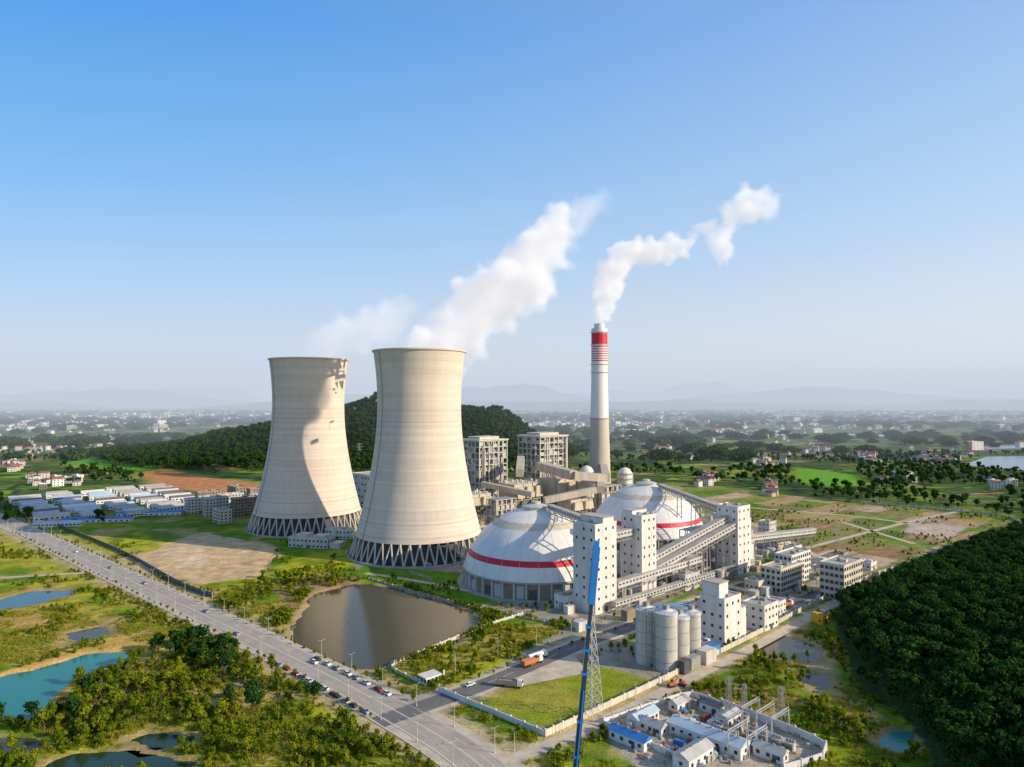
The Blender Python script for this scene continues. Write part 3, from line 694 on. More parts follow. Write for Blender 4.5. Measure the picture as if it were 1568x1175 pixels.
# ------------------------------------------------------------------ pylons
def pylon(x,y,h,w,rot=.6,arms=3,th=.28,mat=grey,name='transmission_tower'):
    b=MB(mat); n=max(6,int(h/4)); wd=lambda t:w*(1-t)**1.15/2+.45
    for k in range(n):
        t0,t1=k/n,(k+1)/n; a,c=wd(t0),wd(t1); z0,z1=t0*h,t1*h
        cs0=[(-a,-a),(a,-a),(a,a),(-a,a)]; cs1=[(-c,-c),(c,-c),(c,c),(-c,c)]
        for i in range(4):
            j=(i+1)%4
            b.beam((*cs0[i],z0),(*cs1[i],z1),th); b.beam((*cs0[i],z0),(*cs1[j],z1),th*.6); b.beam((*cs0[j],z0),(*cs1[i],z1),th*.6); b.beam((*cs1[i],z1),(*cs1[j],z1),th*.6)
    for k in range(arms):
        z=h*(.97-.12*k); L_=h*.11+k*.8
        for s in (-1,1):
            b.beam((0,0,z+1),(s*L_,0,z),th*.7); b.beam((0,.5,z-1),(s*L_,0,z),th*.7); b.beam((0,-.5,z-1),(s*L_,0,z),th*.7); b.beam((s*L_,0,z),(s*L_,0,z-1.5),.2)
    return b.obj(name,(x,y,-.1),rot)
x,y=S(906,1096); pylon(x,y,41,5.5,.7,0,.18,lgrey)
x,y=S(1197,1108); pylon(x,y,13,1.4,.3,1,.09); x,y=S(1116,1092); pylon(x,y,13,1.4,.3,1,.09); x,y=S(1140,1085); pylon(x,y,9,1.2,.3,1,.09)
x,y=S(550,716); pylon(x,y,42,9,.2,3,.5); x,y=S(1282,838); pylon(x,y,20,2,.5,3,.14)
x,y=S(1085,872); pylon(x,y,24,3,.5,0,.18,name='floodlight_mast')
# crane boom
b=MB(cranel,craneb,wpaint,black,yellow)
p0=Vector((10.3,150,0)); p1=Vector((18.6,150,84.4)); dv=p1-p0
def at(t): return p0+dv*t
b.beam(at(.02),at(.45),1.2,0); b.beam(at(.45),at(.66),1.0,0); b.beam(at(.66),at(.84),.8,0); b.beam(at(.84),at(.985),2.1,1,1.4)
b.beam(at(.30)+Vector((-.68,-.1,0)),at(.66)+Vector((-.5,-.1,0)),.12,2); b.beam(at(.30)+Vector((.2,-.66,0)),at(.62)+Vector((.1,-.56,0)),.3,1)
b.beam(at(.66)+Vector((-.45,-.1,0)),at(.84)+Vector((-.40,-.1,0)),.12,2)
for t in (.45,.54,.66,.72,.78,.84): b.beam(at(t-.003),at(t+.003),1.35,1)
b.beam(at(.985),at(1.0),1.0,1)
b.box(10,150,1.2,12,3,1.6,4); b.box(15,150,1.4,3,3,2.6,4); b.box(8,150,2.8,5,3,2.2,4)
for i in range(4):
    for s in (-1.3,1.3): b.wheel(5.5+i*3,150+s,.65,.65,.5,3)
b.obj('mobile_crane')
# ------------------------------------------------------------------ construction / substation yard
def shed(name,px,py,w,d,h,roofm,rot,wallm=wpaint,rh=1.5):
    x,y=S(px,py); b=MB(wallm,roofm,glass,dgrey,grey); b.box(0,0,-.2,w,d,h+.2,0); b.gable(0,0,h,w,d,rh,1,.4)
    windows(b,w,d,0,h,1,max(2,int(w/3)),max(1,int(d/4)),1.2,1.2,2); b.box(w*.2,-d/2-.1,0,1.2,.1,2.2,3)
    for k in range(int(w/4)): b.box(-w/2+2+k*4,0,h+rh-.1,.5,.5,.5,4)
    return b.obj(name,(x,y,0),rot)
A1=math.radians(-44)
shed('site_office',1085,1138,26,7,4,lblue,A1); shed('site_office',965,1137,14,5,3,bluer,A1); shed('site_office',985,1105,12,5,3,lblue,TH)
shed('equipment_shed',1062,1168,14,6,4,lgrey,TH); shed('site_office',1000,1120,9,4,3,lgrey,A1); shed('equipment_shed',1115,1108,9,5,3.5,lgrey,TH); shed('site_office',1090,1090,8,4,3,greyt,A1); shed('equipment_shed',1040,1085,8,4,3,lgrey,TH)
shed('site_office',1180,1160,10,4,3,lgrey,A1)
def transformer():
    b=MB(lgrey,grey,dgrey); b.box(0,0,0,3,2,2.4,0); 
    for i in range(7): b.box(-1.2+i*.4,-1.3,.3,.12,.6,1.7,1); b.box(-1.2+i*.4,1.3,.3,.12,.6,1.7,1)
    for i in range(3): b.cyl(-1+i,0,2.4,3.6,.16,.1,8,2)
    b.beam((-1.4,.7,2.9),(1.4,.7,2.9),.5,0); return b.mesh('transformer')
tm=transformer()
for px,py in ((1130,1120),(1150,1128),(1170,1136),(1190,1142),(1120,1135),(1155,1150),(1100,1120),(1140,1105),(1075,1078),(1210,1148)):
    x,y=S(px,py); place(tm,'transformer',(x,y,0),A1)
def gantry():
    b=MB(lgrey,grey)
    for s in (-6,6): b.beam((s-1,0,0),(s,0,8),.2); b.beam((s+1,0,0),(s,0,8),.2); b.beam((s,0,8),(s,0,10),.1)
    b.beam((-6,-.4,8),(6,-.4,8),.15); b.beam((-6,.4,8),(6,.4,8),.15); b.beam((-6,0,8.7),(6,0,8.7),.15)
    for i in range(12): b.beam((-6+i,-.4,8),(-5+i,.4,8),.1)
    for i in (-4,0,4): b.cyl(i,0,6.6,8,.18,n=6,mi=1)
    return b.mesh('busbar_gantry')
gm=gantry()
for px,py in ((1150,1112),(1172,1120),(1195,1130),(1130,1150),(1160,1160)):
    x,y=S(px,py); place(gm,'busbar_gantry',(x,y,0),TH)
def container(mt):
    b=MB(mt,dgrey); b.box(0,0,0,6,2.4,2.6,0)
    for i in range(14): b.box(-2.8+i*.43,-1.21,.15,.15,.08,2.3,0); b.box(-2.8+i*.43,1.21,.15,.15,.08,2.3,0)
    b.box(3.01,0,.1,.05,.1,2.4,1); return b.mesh('shipping_container')
cm=[container(k) for k in (wpaint,bluer,brownb,lgrey,lgrey,redt)]
for i in range(34):
    px=R.uniform(945,1190);py=R.uniform(1080,1165)
    x,y=S(px,py)
    if not bool(inpoly(np.array([x]),np.array([y]),expand(YARD,-8))[0]): continue
    place(R.choice(cm),'shipping_container',(x,y,0),R.choice((TH,A1)),sc=R.uniform(.5,.9))
b=MB(brownb,grey,orange,lgrey)
for i in range(260):
    px=R.uniform(940,1240);py=R.uniform(1072,1170); x,y=S(px,py)
    if bool(inpoly(np.array([x]),np.array([y]),expand(YARD,-5))[0]): b.box(x,y,-.05,R.uniform(.6,3),R.uniform(.4,1.5),R.uniform(.3,1.6),R.choice((0,0,1,1,3,2)),R.uniform(0,3),R.uniform(.7,1))
b.obj('stacked_materials')
b=MB(grey,lgrey,beige,brownb,silom,dgrey)
def freespot(x,y):
    if not bool(inpoly(np.array([x]),np.array([y]),expand(PLANT,-14))[0]): return False
    for c,r in (((15.5,442),54),((111,566),54),(TA,60),(TB,66),((109,850),20),((-32,770),34),((36,800),36)):
        if math.hypot(x-c[0],y-c[1])<r: return False
    return float(dpl(np.array([x]),np.array([y]),ENTR)[0])>8 and y>345
for i in range(900):
    x=R.uniform(-60,230); y=R.uniform(345,840)
    if not freespot(x,y) or R.random()<.3: continue
    t=R.random()
    if t<.35: b.cyl(x,y,-.1,R.uniform(2,9),R.uniform(.8,3),n=12,mi=R.choice((1,4,2)))
    elif t<.7: b.box(x,y,-.1,R.uniform(2,8),R.uniform(2,5),R.uniform(1.5,7),R.choice((0,1,2,3,4)),TH)
    else:
        d_=R.choice((U,V)); l=R.uniform(8,30); z=R.uniform(1.5,6); p_=Vector((x,y,z)); b.beam(p_,p_+d_*l,.5,R.choice((0,1,2))); b.beam(p_+Vector((0,0,.9)),p_+d_*l+Vector((0,0,.9)),.35,R.choice((0,1)))
        for k in range(int(l/5)+1): q_=p_+d_*(k*5); b.beam((q_.x,q_.y,-.1),(q_.x,q_.y,z),.3,0)
b.obj('plant_pipework_and_tanks')
# ------------------------------------------------------------------ vehicles
def car(mt):
    b=MB(mt,glass,black)
    def hull(x0,x1,x2,x3,y,y2,z0,z1,mi): b.add([(x0,-y,z0),(x1,-y,z0),(x1,y,z0),(x0,y,z0),(x2,-y2,z1),(x3,-y2,z1),(x3,y2,z1),(x2,y2,z1)],[(3,2,1,0),(4,5,6,7),(0,1,5,4),(1,2,6,5),(2,3,7,6),(3,0,4,7)],mi)
    hull(-2.2,2.25,-2.25,2.2,.86,.9,.3,.62,0); hull(-2.25,2.2,-2.15,2.0,.9,.84,.62,.88,0); hull(-1.9,1.1,-1.3,.45,.8,.62,.88,1.38,1); hull(-1.32,.47,-1.25,.4,.63,.6,1.382,1.44,0)
    for x in (-1.35,1.4):
        for y in (-.82,.82): b.wheel(x,y,.33,.33,.22,2)
    return b.mesh('car')
cmesh=[car(c) for c in cars]
cpick=[cmesh[0],cmesh[0],cmesh[1],cmesh[1],cmesh[3],cmesh[3],cmesh[2]]
pm=resample(MAIN,2.0); nm=normals(pm)
def onroad(y,off):
    i=int(np.argmin(np.abs(pm[:,1]-y))); q=pm[i]+nm[i]*off; t=math.atan2(-nm[i][0],nm[i][1]); return q[0],q[1],t
for k in range(13):
    x,y,t=onroad(262+k*3.9+R.uniform(-.8,.8),-9.2 if k%5 else -8.8); place(R.choice(cpick),'parked_car',(x,y,.03),t+R.choice((0,math.pi)))
for k in range(8):
    x,y,t=onroad(266+k*5.1+R.uniform(-1,1),5.8); place(R.choice(cpick),'parked_car',(x,y,.03),t)
for yy in (300,341,372,430,470,520): x,y,t=onroad(yy,R.choice((-3,3))); place(R.choice(cpick[:6]),'car',(x,y,.035),t)
for px,py in ((1130,945),(1150,938),(1185,925),(1210,918),(1255,915),(1300,905),(980,975),(1060,990),(1090,1000),(720,1050)):
    x,y=S(px,py); place(R.choice(cpick),'parked_car',(x,y,.05),TH)
def truck(mc,tank=False):
    b=MB(mc,wpaint,black,glass,grey)
    b.box(0,0,.7,11,1.0,.35,4)
    b.box(4.4,0,.9,2.1,2.4,1.4,1); b.box(4.3,0,2.3,1.8,2.3,.9,1,0,.88); b.box(5.2,0,2.0,.6,2.1,.8,3)
    if tank:
        n=12;b.add([(x,1.2*math.cos(2*math.pi*i/n),2.2+1.1*math.sin(2*math.pi*i/n)) for x in (-5.5,3) for i in range(n)],[(i,(i+1)%n,n+(i+1)%n,n+i) for i in range(n)]+[tuple(range(n)),tuple(range(2*n-1,n-1,-1))],0)
    else:
        b.box(-1.3,0,1.1,8.6,2.5,.2,0); 
        for s in (-1.2,1.2): b.box(-1.3,s,1.3,8.6,.1,1.5,0)
        b.box(-5.55,0,1.3,.1,2.3,1.5,0); b.box(2.9,0,1.3,.1,2.3,1.9,0); b.box(-1.3,0,1.35,8.2,2.2,1.1,4,0,.85)
    for x in (-4.6,-3.4,-2.2,4.2):
        for y in (-1.1,1.1): b.wheel(x,y,.5,.5,.35,2)
    return b.mesh('dump_truck')
tr=[truck(orange),truck(wpaint,True),truck(brownb)]
for px,py,k,nme in ((815,1018,0,'dump_truck'),(823,1010,1,'tanker_truck'),(780,1052,2,'dump_truck'),(1045,1005,1,'tanker_truck'),(1075,992,0,'dump_truck'),(1100,885,2,'dump_truck'),(1205,930,0,'dump_truck')):
    x,y=S(px,py); place(tr[k],nme,(x,y,.05),TH if k<2 else A1*.3)
def digger():
    b=MB(orange,black,glass,grey)
    for s in (-1,1): b.box(0,s*1.1,0,3.6,.6,.8,1)
    b.box(0,0,.9,3,2.2,1.2,0); b.box(.7,.6,2.1,1.2,1,1.1,2); b.beam((1.2,-.3,1.8),(3.6,-.3,4.2),.4,0); b.beam((3.6,-.3,4.2),(5.6,-.3,1.6),.32,0); b.box(5.5,-.3,.6,.9,1,.9,3); return b.mesh('excavator')
dm=digger()
for px,py,r in ((1028,1052,.4),(1045,1050,2.5)): x,y=S(px,py); place(dm,'excavator',(x,y,.1),r,sc=.8)
# ------------------------------------------------------------------ street lamps
b=MB(lgrey,wpaint); b.cyl(0,0,-.1,8,.13,.07,8); b.cyl(0,0,-.1,.8,.24,.24,8)
for s in (-1,1): b.beam((0,0,7.9),(0,s*1.1,8.3),.08); b.box(0,s*1.3,8.25,.2,.55,.08,0)
lm=b.mesh('street_lamp')
for k in range(26):
    for off in (-7.9,7.9):
        x,y,t=onroad(222+k*16,off); place(lm,'street_lamp',(x,y,0),t)
for k in range(11):
    c=Vector((-20,288,0))+U*(k*24)+V*6.2; place(lm,'street_lamp',(c.x,c.y,0),TH)
pp=resample(PATH,30)
for q in pp[1:]: place(lm,'street_lamp',(q[0]-2.6,q[1]+2.6,0),TH,sc=.8)
# ------------------------------------------------------------------ left side estates
q0=SS([(10,768),(100,746),(285,750),(298,772),(232,790),(95,802),(40,790)])
for i in range(-8,9):
    for j in range(-8,9):
        c=Vector((-430,745,0))+U*(i*34)+V*(j*17)
        if not bool(inpoly(np.array([c.x]),np.array([c.y]),q0)[0]): continue
        if R.random()<.12: continue
        b=MB(wpaint,R.choice((lblue,lgrey,roofc,wpaint,lgrey,greyt)),glass); w=R.uniform(18,31); d=R.uniform(8,12); b.box(0,0,-.3,w,d,5,0); b.gable(0,0,4.7,w,d,2,1,.4); windows(b,w,d,0,4.6,1,7,3,2,1.4,2); b.obj('industrial_shed',(c.x+R.uniform(-2,2),c.y,0),TH)
for px,py,w,h in ((305,785,26,15),(330,790,22,18),(352,778,26,15),(340,800,20,12),(375,790,24,18),(395,782,22,16),(318,772,24,14),(362,765,28,15),(395,768,22,15)):
    x,y=S(px,py); building('apartment_block',x,y,w,11,h,R.choice((cream,lgrey,brownb,brownb)),int(h/3),int(w/3),3,1.5,1.5,.05,rot=R.choice((TH,TH-math.pi/2)))
for px,py,w,d,h,rm in ((150,800,60,9,4,bluer),(230,790,60,9,4,bluer),(90,806,40,8,4,lblue)):
    x,y=S(px,py); b=MB(wpaint,rm,glass); b.box(0,0,-.3,w,d,h,0); b.gable(0,0,h-.3,w,d,1.6,1,.4); windows(b,w,d,0,h-.5,1,12,2,2,1.2,2); b.obj('industrial_shed',(x,y,0),.15)
# ------------------------------------------------------------------ vegetation prototypes
def tree(name,h,r,k,nl,ls,leaf,core,seed,trunk=True,flat=1.0):
    rr=random.Random(seed); b=MB(bark,leaf,core)
    lumps=[]
    for i in range(k):
        a=rr.uniform(0,6.28); d=r*rr.uniform(.1,.62); z=h*rr.uniform(.42,.82) if trunk else h*rr.uniform(.25,.6)
        lumps.append((d*math.cos(a),d*math.sin(a),z,r*rr.uniform(.30,.58)))
    lumps.append((0,0,h*.75,r*.5))
    if trunk:
        b.cyl(0,0,-.6,h*.6,r*.09,r*.04,6,0)
        for (x,y,z,q) in lumps[:4]: b.beam((0,0,h*.3),(x*.8,y*.8,z),r*.05,0)
    for (x,y,z,q) in lumps:
        n=6; rings=4; vs=[];fs=[]
        for j in range(rings+1):
            ph=math.pi*j/rings
            for i in range(n):
                t=2*math.pi*i/n; w=q*.70*rr.uniform(.7,1.15)
                vs.append((x+w*math.sin(ph)*math.cos(t),y+w*math.sin(ph)*math.sin(t),z+w*math.cos(ph)*.85*flat))
        for j in range(rings):
            for i in range(n): fs.append((j*n+i,(j+1)*n+i,(j+1)*n+(i+1)%n,j*n+(i+1)%n))
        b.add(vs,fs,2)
        for i in range(nl):
            v=Vector((rr.gauss(0,1),rr.gauss(0,1),rr.gauss(0,1)+.25)).normalized(); c=Vector((x,y,z))+Vector((v.x,v.y,v.z*.9*flat))*q*rr.uniform(.72,1.22)
            nrm=(v+Vector((rr.uniform(-1,1),rr.uniform(-1,1),rr.uniform(-1,1)))*.55).normalized()
            t=nrm.cross(Vector((rr.uniform(-1,1),rr.uniform(-1,1),rr.uniform(-1,1)))).normalized(); u=nrm.cross(t); s=ls*rr.uniform(.4,1.2)
            b.add([c+t*s,c+u*s*.8,c-t*s*.9,c-u*s*.7],[(0,1,2,3)],1)
    me=b.mesh(name); return me
def tuft(name,seed):
    rr=random.Random(seed); b=MB(fo_reed)
    for i in range(40):
        a=rr.uniform(0,6.28); d=rr.uniform(0,1.1); x,y=d*math.cos(a),d*math.sin(a); l=rr.uniform(.5,1.3); dx,dy=rr.uniform(-.5,.5),rr.uniform(-.5,.5); t=rr.uniform(0,3.14); w=rr.uniform(.07,.16)
        b.add([(x-w*math.cos(t),y-w*math.sin(t),-.1),(x+w*math.cos(t),y+w*math.sin(t),-.1),(x+dx,y+dy,l)],[(0,1,2)],0)
    return b.mesh(name)
def mkcoll(name,meshes):
    c=bpy.data.collections.new(name)
    for i,me in enumerate(meshes):
        o=bpy.data.objects.new('%s_proto_%02d'%(name,i),me); c.objects.link(o)
    return c
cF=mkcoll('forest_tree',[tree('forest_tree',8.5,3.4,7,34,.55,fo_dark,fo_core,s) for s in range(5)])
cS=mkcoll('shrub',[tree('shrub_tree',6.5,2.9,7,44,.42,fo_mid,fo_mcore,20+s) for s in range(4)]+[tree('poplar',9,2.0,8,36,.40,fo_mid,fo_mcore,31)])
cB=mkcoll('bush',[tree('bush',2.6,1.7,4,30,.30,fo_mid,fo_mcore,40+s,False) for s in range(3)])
cR=mkcoll('reed',[tuft('reed',s) for s in range(3)])
cG=mkcoll('grove',[tree('grove',11,17,22,16,2.4,fo_far,fo_core,60+s,False,.38) for s in range(4)])
def scatter(name,x,y,smin,smax,coll,nv,zoff=0,zs=None):
    n=len(x); 
    if n==0: return
    z=height(x,y)+zoff if zs is None else zs
    me=bpy.data.meshes.new(name); me.vertices.add(n); me.vertices.foreach_set('co',np.stack([x,y,z],-1).astype(np.float32).ravel())
    sv=smin+(smax-smin)*rng.uniform(0,1,n)**1.4
    a=me.attributes.new('s','FLOAT','POINT'); a.data.foreach_set('value',sv.astype(np.float32))
    a=me.attributes.new('r','FLOAT_VECTOR','POINT'); rv=np.zeros((n,3)); rv[:,2]=rng.uniform(0,6.28,n); a.data.foreach_set('vector',rv.astype(np.float32).ravel())
    a=me.attributes.new('k','INT','POINT'); a.data.foreach_set('value',rng.integers(0,nv,n).astype(np.int32))
    o=place(me,name)
    ng=bpy.data.node_groups.new(name+'_scatter','GeometryNodeTree')
    ng.interface.new_socket('Geometry',in_out='INPUT',socket_type='NodeSocketGeometry'); ng.interface.new_socket('Geometry',in_out='OUTPUT',socket_type='NodeSocketGeometry')
    N=ng.nodes;L=ng.links; gi=N.new('NodeGroupInput');go=N.new('NodeGroupOutput'); ip=N.new('GeometryNodeInstanceOnPoints'); ci=N.new('GeometryNodeCollectionInfo')
    ci.inputs['Collection'].default_value=coll; ci.inputs['Separate Children'].default_value=True; ci.inputs['Reset Children'].default_value=True
    def na(nm,t):
        q=N.new('GeometryNodeInputNamedAttribute'); q.data_type=t; q.inputs['Name'].default_value=nm; return q.outputs['Attribute']
    L.new(gi.outputs[0],ip.inputs['Points']); L.new(ci.outputs[0],ip.inputs['Instance']); ip.inputs['Pick Instance'].default_value=True
    L.new(na('k','INT'),ip.inputs['Instance Index']); L.new(na('r','FLOAT_VECTOR'),ip.inputs['Rotation']); L.new(na('s','FLOAT'),ip.inputs['Scale'])
    L.new(ip.outputs[0],go.inputs[0])
    md=o.modifiers.new('scatter','NODES'); md.node_group=ng; print(name,n); return o
def jgrid(x0,x1,y0,y1,sp):
    a,b=np.meshgrid(np.arange(x0,x1,sp),np.arange(y0,y1,sp)); a=a.ravel()+rng.uniform(-.5,.5,a.size)*sp; b=b.ravel()+rng.uniform(-.5,.5,b.size)*sp; return a,b
def clear(x,y,extra=1.5,ponds=True):
    k=np.ones(x.shape,bool)
    for r,w in ROADS: k&=dpl(x,y,r)>(w+extra if w!=15 else 12+extra)
    k&=~inpoly(x,y,PLANT)&~inpoly(x,y,YARD)
    k&=dpl(x,y,WALL)>2; k&=dpl(x,y,WALL2)>2
    if ponds:
        for pl in PONDS.values(): k&=sd(x,y,pl)<-2.5
    for c in (TA,TB): k&=np.hypot(x-c[0],y-c[1])>60
    return k
SANDP=SS([(195,855),(310,815),(425,838),(418,862),(398,885),(290,897),(215,872)])
x,y=jgrid(115,560,150,760,4.8); k=inpoly(x,y,HILLR)&(dpl(x,y,FOOT)>2); k&=(x<y*.80+60); x,y=x[k],y[k]
scatter('hillside_forest',x,y,.65,1.45,cF,5)
x,y=jgrid(-950,260,1080,1750,12); k=hillB(x,y)>5; x,y=x[k],y[k]; scatter('hill_forest',x,y,1.4,2.3,cF,5)
pl=SS([(-80,1120),(-20,1100),(80,1100),(120,1045),(215,1010),(300,965),(370,1000),(440,1040),(560,1095),(660,1170),(690,1260),(-150,1260)])
x,y=jgrid(-250,0,165,340,4.2); k=inpoly(x,y,pl)&clear(x,y,1,True)&(fbm(x,y,22,3,77)>.50); x,y=x[k],y[k]; scatter('wetland_trees',x,y,.35,1.2,cS,5)
x,y=jgrid(-250,0,165,340,2.8); k=inpoly(x,y,pl)&clear(x,y,1,True)&(fbm(x,y,12,3,79)>.52); x,y=x[k],y[k]; scatter('wetland_bushes',x,y,.4,1.2,cB,3)
X=[];Y=[]
for (a,c,n_,sp) in ((285,1000,18,9),(340,1015,10,9),(400,1085,6,8),(120,1090,6,9)):
    cx,cy=S(a,c)
    for i in range(n_): X.append(cx+R.gauss(0,sp)); Y.append(cy+R.gauss(0,sp*.8))
X=np.array(X);Y=np.array(Y); k=clear(X,Y,1); scatter('tall_tree_clump',X[k],Y[k],.8,1.25,cF,5)
x,y=jgrid(-520,0,165,560,3.2); k=(fbm(x,y,18,4,88)>.57)&clear(x,y,1); k&=~inpoly(x,y,SANDP); x,y=x[k],y[k]; scatter('meadow_bushes',x,y,.3,1.1,cB,3)
x,y=jgrid(-420,200,165,420,1.9); k=(fbm(x,y,9,3,188)>.5)&clear(x,y,.5)&~inpoly(x,y,SANDP)&~inpoly(x,y,HILLR); x,y=x[k],y[k]; scatter('reed_tufts',x,y,.5,1.5,cR,3)
x,y=jgrid(-160,10,270,440,2.6); s=sd(x,y,PONDS['big']); k=(s<-2.5)&(s>-11)&(fbm(x,y,12,3,5)>.45)&clear(x,y,.5); x,y=x[k],y[k]; scatter('pond_bank_bushes',x,y,.5,1.5,cB,3)
x,y=jgrid(-170,-95,350,450,4); k=(fbm(x,y,20,3,15)>.5)&clear(x,y,1); x,y=x[k],y[k]; scatter('pond_side_trees',x,y,.4,.9,cS,5)
x,y=jgrid(0,220,165,400,2.8); k=(fbm(x,y,16,4,99)>.54)&clear(x,y,1.0)&~inpoly(x,y,HILLR); x,y=x[k],y[k]; scatter('verge_bushes',x,y,.4,1.2,cB,3)
pl=SS([(1100,1010),(1262,935),(1290,1000),(1300,1050),(1400,1110),(1430,1180),(1270,1150),(1200,1050)])
x,y=jgrid(80,180,200,380,4.0); k=inpoly(x,y,pl)&clear(x,y,1)&(fbm(x,y,14,3,51)>.54); x,y=x[k],y[k]; scatter('hill_foot_trees',x,y,.3,.9,cS,5)
X=[];Y=[]
for kk in range(70):
    for off in (-9.6,9.6):
        a,c,t=onroad(218+kk*5.6,off)
        if kk>6: X.append(a+R.uniform(-.4,.4));Y.append(c)
for kk in range(28):
    c=Vector((-18,290,0))+U*(kk*8)
    for s in (-6.4,7.6): q=c+V*s; X.append(q.x);Y.append(q.y)
for kk in range(26):
    c=Vector(S(605,1021)+(0,)); d_=Vector(S(745,962)+(0,)); q=c+(d_-c)*(kk/26); X.append(q.x+1);Y.append(q.y+2)
X=np.array(X);Y=np.array(Y); scatter('avenue_trees',X,Y,.25,.5,cS,4)
x,y=jgrid(-120,230,300,620,5); k=inpoly(x,y,expand(PLANT,-4))&(fbm(x,y,20,3,33)>.6)&(dpl(x,y,ENTR)>9)
for c,r in (((15.5,442),52),((111,566),52),(TA,58)): k&=np.hypot(x-c[0],y-c[1])>r
k&=dpl(x,y,np.array([(40,375),(165,480)]))>16; x,y=x[k],y[k]; scatter('plant_shrubs',x,y,.5,1.2,cB,3)
x,y=jgrid(-1300,1500,640,1500,16); n_=fbm(x,y,110,5,123); k=(n_>.52)&(hillB(x,y)<6)&~inpoly(x,y,PLANT)&(sd(x,y,q0)<-10)
k&=~inpoly(x,y,dv_)
for g_ in [SS([(205,725),(250,720),(400,742),(402,768),(330,758),(240,744)]),SS([(1475,712),(1510,700),(1600,698),(1640,722),(1540,720)]),SS([(290,750),(410,760),(410,805),(290,805)])]+FIELDS: k&=sd(x,y,g_)<-8
k&=np.hypot(x-TB[0],y-TB[1])>75; k&=~((x>-200)&(x<180)&(y<860)); x,y=x[k],y[k]; scatter('field_trees',x,y,.7,1.8,cF,5)
x,y=jgrid(100,480,450,760,6); k=inpoly(x,y,dv_)&(fbm(x,y,24,3,71)>.60)
for r_ in (SIDE1,SIDE2,SIDE3,SIDE4): k&=dpl(x,y,r_)>5
x,y=x[k],y[k]; scatter('fallow_scrub',x,y,.3,1.1,cB,3)
x,y=jgrid(-6500,6500,1350,7500,80); k=(fbm(x,y,420,5,200)>.5)&(hillB(x,y)<5)&(np.abs(x)<y*.85+100)&(rng.uniform(0,1,x.size)<.85)
k&=sd(x,y,SS([(1475,712),(1510,700),(1600,698),(1640,722),(1540,720)]))<-20
x,y=x[k],y[k]; scatter('distant_woods',x,y,.8,2.4,cG,4,zs=np.zeros(x.size))
# villages
def house(w,d,h,wm_,rm,flat):
    b=MB(wm_,rm,glass); b.box(0,0,-.3,w,d,h+.3,0)
    if flat: block(b,0,0,w,d,h,wi=0,ri=1); b.box(w*.2,0,h,3,3,2.2,0)
    else: b.gable(0,0,h,w,d,d*.28,1,.5)
    windows(b,w,d,0,h,max(1,int(h/3)),3,2,1.3,1.4,2); return b.mesh('village_house')
hs=[house(11,9,7,white,greyt,False),house(12,9,9,wpaint,redt,False),house(10,9,9,wpaint,roofc,True),house(16,9,6,cream,redt,False),house(12,9,8,cream,greyt,False),house(26,12,8,wpaint,lblue,False),house(26,12,14,wpaint,roofc,True)]
cH=mkcoll('village_house',hs)
HX=[];HY=[]
vill=[(50,690,40,18),(95,688,40,14),(175,684,30,10),(90,742,60,16),(20,715,20,12),(250,660,16,10),(370,658,10,6),(155,680,25,8),(1010,692,24,26),(1060,692,18,20),(1085,735,30,14),(1180,750,20,8),(1330,705,30,26),(1430,708,50,30),(1250,690,30,14),(1180,712,40,10),(1380,735,40,8),(880,690,18,14),(825,650,40,30),(860,655,40,30),(1200,668,60,26),(1130,665,50,24),(1380,640,80,60),(1450,638,80,60),(980,650,60,30),(60,648,60,30),(200,634,80,60),(300,632,60,60),(390,640,50,40),(250,640,60,30),(1240,645,60,30),(1540,655,40,20),(1530,745,30,10),(960,668,30,14),(1000,632,60,60),(150,655,60,20),(1350,655,90,20),(1050,640,80,60),(1150,636,80,60),(120,640,60,50)]
for a,c,sp,n_ in vill:
    for i in range(n_):
        x,y=S(a+R.gauss(0,sp*.45),c+R.gauss(0,1.6+ (c-614)*.03)); 
        if y>0 and y<9000: HX.append(x);HY.append(y)
HX=np.array(HX);HY=np.array(HY); k=(hillB(HX,HY)<5)&~inpoly(HX,HY,PLANT); x,y=HX[k],HY[k]
k=(y<1900); scatter('village_houses',x[k],y[k],.75,1.15,cH,5,zs=np.zeros(k.sum()))
scatter('town_buildings',x[~k],y[~k],.8,1.5,cH,7,zs=np.zeros((~k).sum()))
x,y=jgrid(-6000,6000,1500,7000,135); k=(fbm(x,y,600,3,301)>.49)&(np.abs(x)<y*.85)&(hillB(x,y)<5); x,y=x[k],y[k]; scatter('scattered_houses',x,y,.8,1.5,cH,7,zs=np.zeros(x.size))
# ------------------------------------------------------------------ distant hills
fm=M('distant_hill_forest',(.05,.08,.03),.95,.3,.002)
for (y0,h0,sd_,xa,xb) in ((9500,230,1,-9000,11000),(12500,500,2,-13000,13000),(16500,720,3,-16000,17000)):
    xs_=np.linspace(xa,xb,220); us_=np.linspace(-1,1,11); A,B=np.meshgrid(xs_,us_)
    rid=(fbm(A,A*0+sd_*50,2600,5,sd_*7)*1.5-.35).clip(.05,2)
    Z=h0*rid*(1-B**2)**1.0*(.85+.3*fbm(A,B*900,500,4,sd_))-5; Yq=y0+B*900+300*fbm(A,A*0,3000,2,sd_)
    b=MB(fm); b.v=[tuple(v) for v in np.stack([A.ravel(),Yq.ravel(),Z.ravel()],-1)]
    for j in range(10):
        for i in range(219): b.f.append((j*220+i,j*220+i+1,(j+1)*220+i+1,(j+1)*220+i)); b.m.append(0)
    b.obj('distant_hills',smooth=True)
